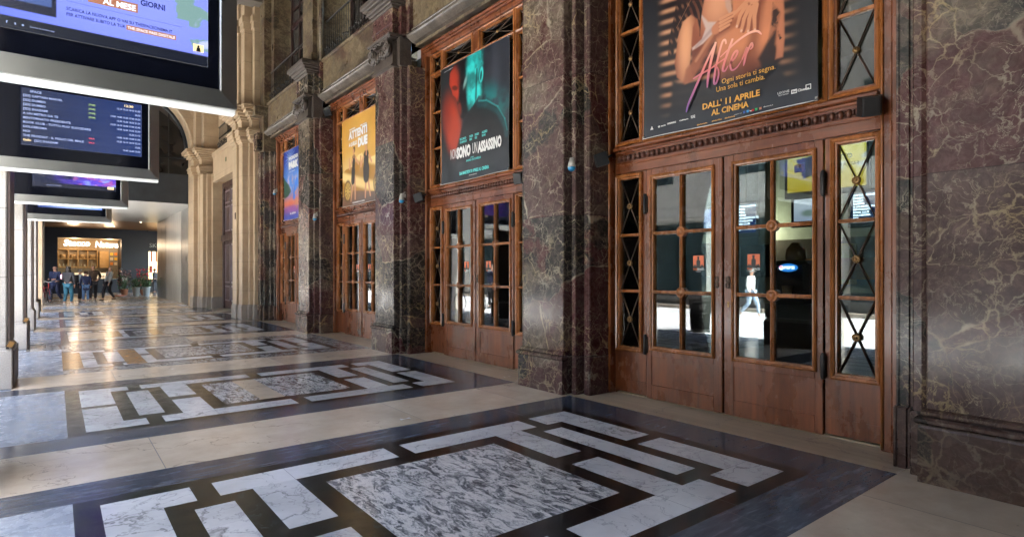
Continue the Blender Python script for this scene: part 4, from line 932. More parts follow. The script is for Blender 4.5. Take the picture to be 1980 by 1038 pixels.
TXW = emit('screen_text_white', (.50, .60, 1.0), 0.049); TXB = emit('screen_text_bright', (.85, .85, .95), .095); TXD = flat('screen_text_dark', (.012, .015, .10), .4); TXO = emit('screen_text_orange', (.60, .22, .10), .045); TXG = emit('screen_text_amber', (.8, .6, .3), 0.105); TXR = emit('screen_text_red', (.7, .05, .06), 0.084); TXY = emit('screen_text_green', (.35, .5, .12), 0.084)
LX = .293
t = NT('white_emissive_strip'); t.b.inputs['Emission Color'].default_value = (.95, 1, .97, 1); t.b.inputs['Emission Strength'].default_value = .012; STRIP = t.out((.8, .8, .78), .4)  # white strip below the screen frames, given faint emission
for i, y in enumerate(SY):
    sc_ = .965; r = empty('hanging_screen', (LX*.97, y, 2.655), label=SLAB[i], cat='screen', group='overhead screens hung across the arcade')
    x0, x1, H_ = -1.25, .815, 1.27
    # mitred steel frame with a sloped face
    mb = MB(); v = []; f = []
    rings = [(0.0, .02), (.0, -.01), (.115, -.035), (.125, -.03), (.125, .0)]
    for ins, yy in rings: v += [(x0+ins, yy, ins), (x1-ins, yy, ins), (x1-ins, yy, H_-ins), (x0+ins, yy, H_-ins)]
    for a in range(len(rings)-1):
        for k in range(4): f.append([a*4+k, a*4+(k+1) % 4, (a+1)*4+(k+1) % 4, (a+1)*4+k])
    mb.add(v, f); mb.build('frame', M['steel'], r)
    MB().box(x0+.004, x1-.004, .02, .12, -.004, H_-.004).build('casing', flat('white_enamel_casing', (.8, .8, .78), .35, var=.03), r)
    MB().box(x0+.01, x1-.004, .022, .10, -.034, -.005, .004).build('emissive_strip', STRIP, r)
    MB().box(x0+.12, x1-.12, .0, .015, .12, H_-.12).build('dark_panel', M['black_gloss'], r)
    w, h = 1.23, .69; zz = .285; xc = 0.0
    d_ = painted('display', w, h, 150, 84, [scr_ad, scr_list, scr_neb, scr_blue][i], M['lcd'], r, x=-.004, axis='y', loc=(xc, 0, zz))
    MB().tube([(x0+.5, .05, H_), (x0+.5, .05, 6.5-2.655)], .03).tube([(x1-.5, .05, H_), (x1-.5, .05, 9.6-2.655)], .03).build('suspension_rod', M['steel'], r)
    T = lambda nm, s, size, x, z, m, **k: text(nm, s, size, (x-w/2, -.0065, zz+z), m, d_, FACE_S, depth=.0004, **k)
    if i == 0:
        k_ = 1.0
        T('screen_lettering', 'SCARICA LA NUOVA APP O VAI SU THESPACECINEMA.IT', .030, .385, .195, TXD, bold=.02, fit=.61)
        T('screen_lettering', 'PER ATTIVARE SUBITO LA TUA', .030, .385, .158, TXD, bold=.02, fit=.325)
        MB().box(.717-w/2, 1.02-w/2, -.0058, -.005, zz+.150, zz+.184).build('highlight_bar', TXO, d_); T('screen_lettering', 'THE SPACE PASS DIGITALE', .027, .723, .157, TXB, bold=.01, fit=.29)
        MB().box(.50-w/2, .785-w/2, -.0058, -.005, zz+.283, zz+.345).build('highlight_bar', TXO, d_)
        T('screen_lettering', 'AL MESE', .055, .585, .293, TXB, bold=.03, fit=.19); T('screen_lettering', 'GIORNI', .055, .80, .345, TXD, bold=.03, fit=.15)
        MB().box(.385-w/2, 1.06-w/2, -.0058, -.005, zz+.255, zz+.2565).build('rule', TXD, d_)
        MB().box(1.13-w/2, 1.20-w/2, -.0058, -.005, zz+.10, zz+.155).build('cinema_logo', TXG, d_)
        mb = MB().ball((1.165-w/2, -.0065, zz+.139), (.008, .001, .009), 8, 5).prism([(1.150-w/2, zz+.101), (1.180-w/2, zz+.101), (1.176-w/2, zz+.131), (1.154-w/2, zz+.131)], -.0068, -.006, axis='y'); mb.build('cinema_logo', M['black_ink'], d_)
        T('screen_lettering', 'THESPACE', .014, 1.13, .085, TXW, bold=.02); T('screen_lettering', 'Scarica la nostra app', .015, .20, .030, TXW)
        for q, g in ((.085, 'f'), (.125, 't'), (.16, 'o')): T('screen_lettering', g, .022, q, .030, TXW, bold=.05)
    elif i == 1:
        rows = ['[2D] CAPTAIN MARVEL', '[2D] DUMBO', '[2D] DUMBO', '[2D] SHAZAM!', 'A UN METRO DA TE', 'BENTORNATO PRESIDENTE', "BOOK CLUB - TUTTO PUO' SUCCEDERE", 'DOLCEROMA', 'NOI', 'THE PRODIGY - IL FIGLIO DEL MALE']
        times = ['12:10 15:10 18:10 21:00', '20:50', '13:50 14:00 16:30 17:40 19:50', '12:30 15:30 18:30 21:30', '12:20 13:10 16:00 17:40 22:40', '14:00 16:50 19:35 22:30', '15:30 21:15', '14:00 16:30 19:00 21:30', '13:30 16:15 19:10 22:10', '13:35']
        T('screen_lettering', 'SPACE', .038, .085, .640, TXW, bold=.03); T('screen_lettering', '12:30', .042, 1.03, .632, TXG, bold=.02, sx=1.15)
        for q, (a, b) in enumerate(zip(rows, times)):
            z = .585-q*.0535; T('screen_lettering', a, .036, .02, z, TXW, bold=.025, sx=1.02); T('screen_lettering', b, .030, 1.215, z, TXW, bold=.03, align='RIGHT', sx=.9)
            if q < 4: T('screen_lettering', '[TOP]', .026, .66, z, TXY, bold=.03)
            if q > 7: T('screen_lettering', 'SALA', .026, .66, z, TXR, bold=.03)
        T('screen_lettering', 'Gallo', .036, .02, .05, TXG, bold=.02); T('screen_lettering', '[2D] SHAZAM!', .036, .125, .05, TXW, bold=.025); T('screen_lettering', '13:40 16:40 20:30', .030, 1.215, .05, TXW, bold=.03, align='RIGHT', sx=.9)
    elif i == 2:
        T('screen_lettering', 'thespacecinema.it', .03, .2, .03, TXW); MB().box(1.10-w/2, 1.2-w/2, -.0058, -.005, zz+.03, zz+.08).build('cinema_logo', TXG, d_)
# ================================================================== FILM POSTERS (anonymous stand-in pictures, real lettering)
def spoly(s, t, pts, soft=.010, asp=1.0):
    """polygon with a soft edge"""
    d_ = np.full(s.shape, 9.0); n = len(pts)
    for i in range(n):
        (x0, y0), (x1, y1) = pts[i], pts[(i+1) % n]; dx, dy = x1-x0, y1-y0; u = np.clip(((s-x0)*dx+(t-y0)*dy)/(dx*dx+dy*dy+1e-12), 0, 1); d_ = np.minimum(d_, np.hypot(s-x0-u*dx, t-y0-u*dy))
    ins = poly(s, t, pts); return sm(np.where(ins > 0, d_, -d_), -soft, soft)
def art_embrace(s, t):
    # two anonymous embracing torsos before window blinds
    n = fbm(s, t, 8, 4); n2 = fbm(s, t, 20, 14)
    c = lerp((.050, .060, .080), (.034, .032, .040), s); inn = sm(s, .09, .17)*(1-sm(s, .84, .93))*sm(t, .05, .22)
    ph = (t*17.5-np.abs(s-.5)*1.6*np.where(s < .5, -1.0, 1.0)*-1)*6.283; sl = np.clip(.5+.5*np.sin(ph), 0, 1)
    bl = lerp((.030, .012, .012), (.62, .46, .34), sl**1.7); bl = bl*(.7+.6*ell(s, t, .2, .55, .25, .4, 0, .9))[..., None]
    c = c*(1-inn[..., None])+bl*inn[..., None]
    B = [(.571, .83), (.824, .70), (.83, .55), (.84, .463), (.844, .313), (.837, .24), (.798, .202), (.743, .213), (.70, .12), (.45, .12), (.48, .211), (.494, .31), (.486, .401), (.479, .458), (.541, .499), (.579, .534)]
    m_ = spoly(s, t, B, .008); sk = lerp((.42, .17, .10), (.86, .52, .35), np.clip(ell(s, t, .62, .45, .30, .32, .3, .8)+.15, 0, 1)); sk = lerp((.20, .08, .05), sk, sm(t, .17, .36)); c = c*(1-m_[..., None])+sk*(.86+.28*n[..., None])*m_[..., None]
    c = over(c, (.33, .14, .09), .55*seg(s, t, .73, .55, .66, .20, .03, .05, .9)*m_)                       # spine shadow
    c = over(c, (.055, .025, .025), .93*spoly(s, t, [(.814, .384), (.80, .305), (.837, .234), (.798, .198), (.737, .208), (.715, .26), (.757, .32)], .012))
    arm = spoly(s, t, [(.80, .62), (.835, .58), (.845, .46), (.846, .32), (.838, .235), (.80, .235), (.812, .33), (.80, .45)], .008); c = over(c, (.74, .44, .30), arm*.9)
    c = over(c, (.13, .07, .05), spoly(s, t, [(.79, .50), (.827, .44), (.814, .384), (.778, .34), (.764, .331), (.784, .426)], .008)*(.35+.65*sm(n2, .44, .54))); c = over(c, (.11, .06, .045), spoly(s, t, [(.815, .36), (.842, .345), (.842, .30), (.82, .31)], .006)*sm(n2, .40, .50))
    T = [(.30, .62), (.414, .72), (.58, .72), (.571, .556), (.571, .51), (.51, .51), (.479, .499), (.471, .44), (.414, .40), (.339, .36), (.326, .47)]
    m_ = spoly(s, t, T, .008); sk = lerp((.50, .24, .15), (.93, .66, .50), ell(s, t, .50, .60, .10, .12, 0, .9)); c = c*(1-m_[..., None])+sk*m_[..., None]; c = over(c, (.30, .13, .09), .75*spoly(s, t, [(.33, .42), (.45, .46), (.48, .44), (.49, .32), (.42, .26), (.33, .30)], .02))
    A = [(.326, .605), (.27, .585), (.246, .523), (.235, .439), (.221, .371), (.235, .295), (.288, .243), (.345, .255), (.322, .344), (.335, .469), (.342, .53), (.368, .573)]
    m_ = spoly(s, t, A, .007); sk = lerp((.40, .17, .10), (.97, .70, .50), np.clip(ell(s, t, .295, .46, .05, .20, -.05, .8), 0, 1)); c = c*(1-m_[..., None])+sk*m_[..., None]
    c = over(c, (.55, .30, .20), .9*spoly(s, t, [(.275, .25), (.335, .250), (.455, .406), (.50, .44), (.475, .488), (.375, .385), (.296, .322)], .012)); c = over(c, (.86, .58, .42), .6*seg(s, t, .36, .35, .47, .46, .010, .015, .9))
    c = over(c, (.80, .78, .82), spoly(s, t, [(.390, .586), (.439, .526), (.487, .509), (.463, .456), (.406, .425), (.339, .410), (.335, .424), (.398, .450), (.422, .497), (.404, .544)], .006)); c = over(c, (.55, .50, .58), .6*seg(s, t, .46, .48, .36, .42, .012, .008, .9))
    c = over(c, (.78, .66, .62), spoly(s, t, [(.530, .66), (.556, .66), (.577, .542), (.566, .515), (.541, .567)], .005))
    # her flat hand on his chest, and the hand with spread fingers on his shoulder
    hs = (.88, .60, .44); sd = (.40, .18, .12)
    c = over(c, sd, .6*seg(s, t, .50, .45, .60, .475, .03, .03, .8)); c = over(c, (.78, .48, .34), seg(s, t, .485, .475, .535, .49, .030, .034, .3))
    for q in range(4): y_ = .515-.018*q; c = over(c, sd, .7*seg(s, t, .51, y_-.010, .592-.01*q, y_-.002, .009, .007, .5)); c = over(c, hs, seg(s, t, .51, y_, .592-.01*q, y_+.010, .0095, .007, .3))
    c = over(c, sd, .55*seg(s, t, .76, .60, .66, .50, .05, .045, .8)); c = over(c, (.90, .62, .46), seg(s, t, .80, .66, .70, .575, .040, .036, .3)); c = over(c, (.90, .62, .46), seg(s, t, .70, .575, .672, .53, .040, .040, .3))
    for q, (bx, by, ex, ey) in enumerate(((.650, .535, .604, .447), (.668, .520, .628, .418), (.688, .515, .663, .405), (.705, .520, .698, .400))):
        mx, my = (bx+ex)/2-.006, (by+ey)/2+.006
        c = over(c, sd, .75*seg(s, t, bx+.012, by, ex+.012, ey-.004, .013, .009, .5)); c = over(c, hs, seg(s, t, bx, by, mx, my, .0145, .0115, .3)); c = over(c, hs, seg(s, t, mx, my, ex, ey, .0115, .0085, .3)); c = over(c, (.98, .84, .78), ell(s, t, ex, ey+.003, .0055, .007))
    c = over(c, hs, seg(s, t, .655, .555, .590, .515, .013, .009, .3))
    H = [(.24, .72), (.45, .72), (.414, .652), (.406, .613), (.389, .542), (.386, .495), (.372, .563), (.330, .600), (.279, .581), (.245, .513), (.212, .42), (.176, .412), (.185, .512), (.215, .61)]
    hr = spoly(s, t, H, .006)*(.55+.45*sm(np.sin((s*1.0+(t-.5)*.42)*170+n*5), -.7, .2)); c = over(c, (.055, .022, .018), hr); c = over(c, (.035, .015, .012), .9*seg(s, t, .392, .60, .386, .47, .006, .002, .6)); c = over(c, (.75, .55, .38), .5*seg(s, t, .33, .68, .235, .56, .003, .002, .6))
    D_ = [(.194, .158), (.205, .291), (.296, .236), (.40, .235), (.463, .215), (.616, .19), (.73, .215), (.75, .235), (.82, .21), (.845, .153), (.862, .094), (.85, -.1), (.15, -.1)]
    c = over(c, (.042, .045, .058), .95*spoly(s, t, D_, .018)); c = np.clip(c, 0, 1)**1.2*np.array((.86, .66, .53))+np.array((0, .004, .010)); c = over(c, (.042, .050, .066), 1-sm(t, .03, .15)); return c
def art_duotone(s, t):
    # anonymous bowed head lit red on the left and teal on the right
    n = fbm(s, t, 9, 21, 5); n2 = fbm(s, t, 26, 3, 3); c = lerp((.028, .034, .038), (.050, .056, .072), s)*(.85+.3*n[..., None])
    c = over(c, (.09, .10, .13), .55*ell(s, t, .83, .72, .05, .30, .05, .9)); c = over(c, (.02, .30, .30), .75*ell(s, t, .78, .56, .20, .10, -.4, .95)*sm(n, .25, .6))
    c = over(c, (.52, .075, .03), .95*ell(s, t, .20, .47, .13, .26, .22, .45)); c = over(c, (.25, .03, .02), .7*ell(s, t, .10, .60, .07, .15, 0, .9))
    F = [(.15, .93), (.145, .84), (.185, .78), (.20, .74), (.255, .70), (.265, .665), (.285, .63), (.290, .59), (.325, .525), (.36, .505), (.43, .53), (.52, .58), (.60, .64), (.66, .62), (.665, .76), (.66, .86), (.655, .96), (.56, 1.02), (.36, 1.01), (.22, .98)]
    h = spoly(s, t, F, .010); c = over(c, (.022, .022, .026), h)
    red = h*np.clip(ell(s, t, .21, .86, .08, .12, .2, .6)+ell(s, t, .24, .735, .055, .07, .3, .5)*.9+ell(s, t, .31, .60, .03, .06, .2, .6)*.5, 0, 1); c = over(c, (.58, .085, .045), red*(.6+.5*n)); c = over(c, (.10, .02, .02), h*.85*ell(s, t, .235, .79, .05, .020, -.3, .4)); c = over(c, (.08, .02, .02), h*.7*ell(s, t, .29, .655, .03, .012, 0, .5))
    teal = h*np.clip(ell(s, t, .50, .80, .12, .22, -.1, .55)+ell(s, t, .54, .64, .09, .10, -.5, .6)*.9, 0, 1)*sm(s-.10*(1-t), .36, .44)*(.45+.75*sm(n, .3, .6)); c = over(c, (.06, .60, .56), teal)
    c = over(c, (.45, .72, .66), h*.6*ell(s, t, .40, .80, .018, .05, -.5, .7)); c = over(c, (.012, .05, .05), h*.8*seg(s, t, .57, .86, .56, .60, .012, .018, .9))
    hair = spoly(s, t, [(.28, 1.0), (.34, .90), (.42, .915), (.52, .93), (.57, .88), (.60, .86), (.66, .88), (.67, 1.0), (.5, 1.05)], .015); c = over(c, (.03, .40, .38), hair*(.25+.75*sm(n2, .42, .58))*sm(s, .38, .50)); c = over(c, (.02, .018, .02), hair*.85*(1-sm(s, .36, .48)))
    c = over(c, (.09, .68, .63), ell(s, t, .632, .80, .026, .062, -.1, .18)); c = over(c, (.01, .07, .07), ell(s, t, .628, .795, .012, .038, -.1, .3))
    for q in range(7): c = over(c, (.10, .66, .60), h*.55*seg(s, t, .50+.022*q, .66-.012*q, .515+.018*q, .56+.004*q, .004, .003, .6))
    body = spoly(s, t, [(.20, -.1), (.26, .28), (.36, .46), (.46, .53), (.60, .60), (.72, .585), (.86, .50), (.96, .38), (1.02, .25), (1.02, -.1)], .02); c = over(c, (.020, .024, .029), body*.94)
    for x0, y0, x1, y1 in ((.60, .60, .70, .58), (.70, .585, .86, .50), (.86, .50, .95, .39), (.95, .39, .98, .30)): c = over(c, (.04, .42, .41), .75*seg(s, t, x0, y0, x1, y1, .010, .008, .9)); c = over(c, (.01, .12, .13), .6*seg(s, t, x0, y0-.03, x1-.01, y1-.03, .03, .03, .95))
    c = over(c, (.036, .046, .056), 1-sm(t, .12, .28)); c = over(c, (.60, .60, .60), .8*seg(s, t, .06, .965, .20, .972, .003, .003, .3)); return c
def art_gold(s, t):
    # golden set with a golden car and two anonymous figures in dark dresses
    n = fbm(s, t, 5, 9); c = lerp((.62, .30, .05), (.80, .50, .14), ell(s, t, .5, .55, .6, .5, 0, .9)); c = c*(.85+.25*n[..., None]); c = over(c, (.80, .60, .28), ell(s, t, .25, .42, .3, .12, 0, .8)*.8)
    c = over(c, (.25, .13, .07), 1-sm(t, .14, .22)); c = over(c, (.17, .12, .10), (1-sm(t, .02, .15))*sm(s, .15, .6))
    car = poly(s, t, [(0, .12), (0, .40), (.12, .43), (.36, .44), (.48, .54), (.60, .55), (.66, .46), (1, .48), (1, .14), (.9, .10), (.3, .17)]); col = lerp((.50, .27, .05), (.92, .70, .32), sm(np.sin(t*22+s*5), -.2, .9)); c = c*(1-car[..., None])+col*car[..., None]
    for wx in (.16, 1.0):
        c = over(c, (.14, .07, .03), ell(s, t, wx, .175, .12, .125)); c = over(c, (.72, .50, .16), ell(s, t, wx, .175, .095, .10)); a = np.arctan2(t-.175, s-wx); c = over(c, (.22, .12, .04), ell(s, t, wx, .175, .08, .085)*sm(np.sin(a*10), .1, .5)); c = over(c, (.75, .55, .2), ell(s, t, wx, .175, .022, .022))
    sk = (.70, .38, .22); dk = (.035, .022, .020)
    for (x, hy, ln, wv) in ((.36, .585, -.07, .050), (.70, .565, .0, .070)):
        c = over(c, sk, seg(s, t, x+ln*.6, .30, x+ln-.03, .06, .027, .016)); c = over(c, sk, seg(s, t, x+ln*.2+.03, .30, x+ln+.09, .07, .027, .016))
        c = over(c, dk, seg(s, t, x, hy-.06, x+ln*.3, hy-.20, wv, wv*.8)); c = over(c, dk, seg(s, t, x+ln*.3, hy-.20, x+ln*.6, .28, wv*1.15, wv*1.05))
        c = over(c, sk, seg(s, t, x, hy-.05, x, hy+.01, .014, .014)); c = over(c, sk, ell(s, t, x, hy+.025, .034, .040))
        c = over(c, (.10, .04, .02) if x < .5 else (.62, .38, .12), ell(s, t, x+.008, hy+.035, .034, .036)*(1-ell(s, t, x-.008, hy+.02, .022, .03)))
        c = over(c, sk, seg(s, t, x-wv, hy-.07, x-.13, hy-.16, .020, .017)); c = over(c, sk, seg(s, t, x-.13, hy-.16, x-.14, hy-.05, .017, .015)); c = over(c, sk, seg(s, t, x+wv, hy-.07, x+.14, hy-.14, .020, .017))
    return c
def art_park(s, t):
    n = fbm(s, t, 12, 31); c = lerp((.02, .06, .35), (.10, .32, .75), sm(t, .9, .55)); a = np.arctan2(t-.88, s-.3); rr = np.hypot(t-.88, s-.3); c = over(c, (.5, .7, 1), sm(np.sin(a*22), .3, 1)*(1-sm(rr, .05, .3)))
    c = over(c, (.65, .50, .60), sm(t, .36, .5)*(1-sm(t, .56, .68))*sm(n, .35, .6)*.9); c = over(c, (.75, .22, .10), (1-sm(t, .22, .44))*sm(t, .12, .22)); c = over(c, (.35, .08, .35), (1-sm(t, .14, .24))); c = over(c, (.03, .08, .45), (1-sm(t, .04, .16)))
    c = over(c, (.02, .12, .08), poly(s, t, [(0, .32), (0, .64), (.12, .56), (.26, .50), (.36, .40), (.2, .34)])); c = over(c, (.03, .25, .75), seg(s, t, .62, .52, .50, .32, .05, .07)); c = over(c, (.03, .3, .8), seg(s, t, .60, .42, .85, .52, .03, .03))
    c = over(c, (.7, .3, .12), sm(fbm(s, t, 20, 8), .52, .58)*sm(t, .08, .2)*(1-sm(t, .34, .5))*sm(s, .3, .5)*.8); return c
POSTL = ['big dark poster with pink brush-script title After and two embracing figures, above the nearest doorway', 'dark poster of a red and teal lit head, titled Non sono un assassino', 'golden yellow poster titled Attenti a quelle due, above the third doorway', 'blue and orange poster above the farthest doorway, partly hidden by the shiny pier']
W_P, H_P, Z_P = 1.87, 1.935, 2.865
posters = []
for k, (fn, nx_, nz_) in enumerate(((art_embrace, 360, 370), (art_duotone, 240, 250), (art_gold, 200, 220), (art_park, 110, 120))):
    o = painted('film_poster', W_P, H_P, nx_, nz_, fn, M['print'], None, bow=.02); o.location = (XD-.115, YC[k], Z_P)
    tag(o, POSTL[k], 'poster', 'film posters hung above the doors'); posters.append(o)
    ey = MB()
    for s_ in (-1, 1):
        for z in (.02, H_P-.02): ey.box(-.012, .02, s_*(W_P/2-.01)-.012, s_*(W_P/2-.01)+.012, z-.01, z+.012, .002)
    ey.build('corner_clips', M['steel'], o)
    ed = MB().tube([(-.012, -W_P/2+q*W_P, -.002+.006*math.sin(q*9)) for q in np.linspace(.0, 1, 14)], .004, 5).build('curled_edge', M['paper'], o)
def PT(o, s, dy, z, fit, h, m, sheared=0, bold=.03, x=-.018):
    """dy: left end measured to the right of the poster centre; z: real height"""
    return text('lettering', s, .1, (x, -dy, z-Z_P), m, o, bold=bold, fit=fit, fith=h, shear=sheared)
p = posters[0]
PT(p, "DALL' 11 APRILE", -.178, 3.024, .60, .062, M['orange_ink'], bold=.025); PT(p, 'AL CINEMA', -.072, 2.945, .39, .058, M['orange_ink'], bold=.025)
PT(p, 'Ogni storia ti segna.', .035, 3.228, .535, .062, M['orange_ink'], bold=.0); PT(p, 'Una sola ti cambia.', -.025, 3.162, .495, .050, M['orange_ink'], bold=.0)
PT(p, 'LEONE', .59, 2.990, .105, .020, M['paper'], bold=0); PT(p, 'FILM GROUP', .60, 2.972, .09, .010, M['paper'], bold=0); 
MB().box(-.019, -.0175, -.765, -.715, 2.965-Z_P, 3.0-Z_P).build('distributor_logo', M['paper'], p); PT(p, 'Rai', .722, 2.973, .036, .02, M['black_ink'], x=-.0197); PT(p, 'Cinema', .77, 2.972, .10, .024, M['paper'])
MB().ringframe(-.885, -.84, 2.97-Z_P, 3.015-Z_P, [(0, -.0175), (0, -.0195), (.006, -.0195)]).build('distributor_logo', M['paper'], p)
MB().prism([(.82, 2.945-Z_P), (.78, 2.945-Z_P), (.80, 2.985-Z_P)], -.0195, -.0175, axis='x').build('distributor_logo', M['paper'], p)
PT(p, '@ eagle', -.72, 2.955, .10, .02, M['paper']); PT(p, 'OFFSPRING', -.60, 2.96, .11, .018, M['paper']); PT(p, 'CalMaple', -.45, 2.965, .11, .014, M['paper']); PT(p, 'VOLTAGE', -.31, 2.965, .05, .03, M['paper'])
PT(p, '@afteritalia', -.24, 2.868+.012, .12, .014, M['orange_ink']); PT(p, '#AfterFilm', -.07, 2.868+.014, .11, .014, M['orange_ink']); PT(p, '@afteritaly', .07, 2.868+.016, .11, .014, M['orange_ink'])
for q, nm, cc in ((.262, 'f', (.03, .1, .4)), (.296, 't', (.05, .35, .7)), (.38, 'w', (.03, .4, .12)), (.42, 'o', (.5, .2, .12))):
    MB().box(-.019, -.0175, -q-.022, -q, 2.893-Z_P, 2.915-Z_P).build('social_badge', plain_print('badge_'+nm, cc), p)
PT(p, 'You', .325, 2.896, .02, .014, M['paper']); MB().box(-.019, -.0175, -.372, -.346, 2.893-Z_P, 2.913-Z_P).build('social_badge', plain_print('badge_red', (.5, .03, .03)), p)
PT(p, 'seguici su', .17, 2.898, .075, .010, M['paper'], bold=0); PT(p, 'aftermovie.it', .46, 2.905, .09, .010, M['paper'], bold=0)
# brush-script title drawn as tapered strokes, coloured along its height
t_ = NT('pink_script_ink'); tc = t_.n('NewGeometry'); sp = t_.n('SeparateXYZ'); t_.l(tc.outputs[0], sp.inputs[0]); f_ = t_.math('DIVIDE', t_.math('SUBTRACT', sp.outputs[2], 3.03), .62)
t_.out(t_.ramp(f_, [(0, (.16, .08, .34)), (.35, (.40, .12, .24)), (.65, (.72, .20, .17)), (1, (.85, .45, .32))]), .35); PINK = t_.m
def stroke(mb, pts, r0, r1, x):
    # smooth with catmull-rom, flat ribbon
    P = [Vector(q) for q in pts]; P = [P[0]*2-P[1]]+P+[P[-1]*2-P[-2]]; C_ = []
    for i in range(1, len(P)-2):
        for j in range(8):
            u = j/8; C_.append(.5*((2*P[i])+(-P[i-1]+P[i+1])*u+(2*P[i-1]-5*P[i]+4*P[i+1]-P[i+2])*u*u+(-P[i-1]+3*P[i]-3*P[i+1]+P[i+2])*u**3))
    C_.append(P[-2]); n = len(C_); v = []
    for i, c in enumerate(C_):
        d_ = (C_[min(i+1, n-1)]-C_[max(i-1, 0)]).normalized(); nn = Vector((-d_[1], d_[0])); w = 1.12*(r0+(r1-r0)*i/(n-1))*math.sin(math.pi*min(1, .12+i/(n-1)*.88))**.4+.001
        a, b = c+nn*w, c-nn*w; v += [(x, -a[0], a[1]-Z_P), (x, -b[0], b[1]-Z_P)]
    mb.add(v, [(2*i, 2*i+1, 2*i+3, 2*i+2) for i in range(n-1)])
mb = MB()
stroke(mb, [(-.365, 3.04), (-.34, 3.12), (-.26, 3.26), (-.14, 3.47), (-.026, 3.655)], .008, .014, -.0172)      # A left
stroke(mb, [(-.026, 3.655), (-.075, 3.50), (-.11, 3.34), (-.123, 3.225)], .014, .012, -.0174)                   # A right
stroke(mb, [(-.285, 3.36), (-.20, 3.385), (-.10, 3.405), (-.03, 3.43)], .008, .009, -.0176)                      # A bar
stroke(mb, [(.085, 3.60), (.075, 3.64), (.045, 3.63), (.0, 3.50), (-.035, 3.36), (-.045, 3.26), (-.02, 3.255), (.005, 3.33), (-.01, 3.40), (-.06, 3.42)], .010, .009, -.0178)  # f
stroke(mb, [(-.05, 3.425), (.03, 3.45), (.10, 3.475)], .007, .006, -.0180)
stroke(mb, [(.155, 3.63), (.11, 3.53), (.065, 3.42), (.05, 3.36), (.075, 3.345), (.11, 3.39)], .013, .008, -.0182)   # t stem
stroke(mb, [(.02, 3.49), (.10, 3.535), (.20, 3.59), (.32, 3.628), (.40, 3.62), (.445, 3.575)], .006, .012, -.0184)     # t bar flourish
stroke(mb, [(.125, 3.405), (.18, 3.44), (.205, 3.485), (.185, 3.50), (.15, 3.46), (.13, 3.38), (.15, 3.33), (.20, 3.345), (.25, 3.40)], .010, .008, -.0186)   # e
stroke(mb, [(.25, 3.40), (.30, 3.50), (.285, 3.42), (.265, 3.335)], .008, .012, -.0188)
stroke(mb, [(.275, 3.40), (.31, 3.47), (.345, 3.525), (.355, 3.49), (.33, 3.47)], .008, .010, -.0190)      # r
mb.build('script_title', PINK, p)
p = posters[1]; WH = M['paper']; TE = M['teal_ink']
PT(p, 'NON', -.60, 3.242, .17, .165, WH, bold=.0); PT(p, 'SONO', -.41, 3.236, .40, .19, WH, bold=.06); PT(p, 'UN', .03, 3.242, .13, .165, WH, bold=.0); PT(p, 'ASSASSINO', .19, 3.238, .60, .175, WH, bold=.05)
for nm, dy, wd_ in (('RICCARDO\nSCAMARCIO', -.32, .20), ('CLAUDIA\nGERINI', -.05, .10), ('EDOARDO\nPESCE', .10, .11), ('ALESSIO\nBONI', .29, .14)): text('lettering', nm, .05, (-.018, -dy, 3.505-Z_P), TE, p, bold=.03, fit=wd_, fith=.085)
PT(p, 'un film di', -.02, 3.185, .09, .018, TE); PT(p, 'ANDREA ZACCARIELLO', -.14, 3.140, .40, .034, TE); PT(p, 'DA MARTEDI 30 APRILE AL CINEMA', -.33, 2.955, .80, .055, TE, bold=.05)
PT(p, 'www.nonsonounassassino.it', -.06, 2.915, .22, .012, WH)
p = posters[2]
PT(p, 'ATTENTI', -.50, 4.32, .96, .18, WH, bold=.05); PT(p, 'A QUELLE', -.50, 4.16, .42, .10, WH, bold=.05); PT(p, 'DUE', -.02, 4.09, .48, .20, WH, bold=.07); PT(p, 'ANNE HATHAWAY', -.48, 4.51, .32, .03, WH); PT(p, 'REBEL WILSON', .1, 4.50, .32, .03, WH)
PT(p, 'PROSSIMAMENTE AL CINEMA', -.3, 2.90, .62, .03, WH)
p = posters[3]
PT(p, 'WONDER', -.42, 4.50, .80, .10, WH, bold=.05); PT(p, 'PARK', -.42, 4.26, .8, .20, WH, bold=.08); PT(p, 'dall 11 aprile', -.4, 4.16, .5, .03, WH); PT(p, 'AL CINEMA', -.3, 3.0, .5, .05, WH, bold=.04)
# ================================================================== CINEMA LOBBY BEHIND THE GLASS
lob = empty('cinema_lobby', (5.4, 8, 0), label='dim grey cinema lobby seen through the glazed doors', cat='lobby')
M['lobby'] = flat('lobby_paint', (.20, .27, .28), .5, var=.1); M['lobby_dark'] = flat('lobby_dark_band', (.02, .022, .026), .35)
o = off(MB().box(11.5, 11.7, -1.0, 18, 0, 5.6).box(5.62, 11.5, -1.0, -.8, 0, 5.6).box(5.62, 11.5, 17.8, 18.0, 0, 5.6).box(5.62, 11.5, -.8, 17.8, 5.4, 5.6).build('lobby_wall', M['lobby'], lob), (5.4, 8, 0))
off(MB().box(5.31, 11.5, -.8, 17.8, -.02, .003).build('lobby_floor', flat('lobby_floor', (.05, .048, .045), .2), lob), (5.4, 8, 0))
off(MB().box(11.4, 11.5, -.8, 17.8, 1.35, 2.05).build('dark_band', M['lobby_dark'], lob), (5.4, 8, 0))
off(MB().box(10.2, 10.7, 5.6, 6.1, 0, 5.4).box(9.0, 9.5, 11, 11.5, 0, 5.4).build('lobby_column', flat('lobby_column', (.05, .06, .06), .4), lob), (5.4, 8, 0))
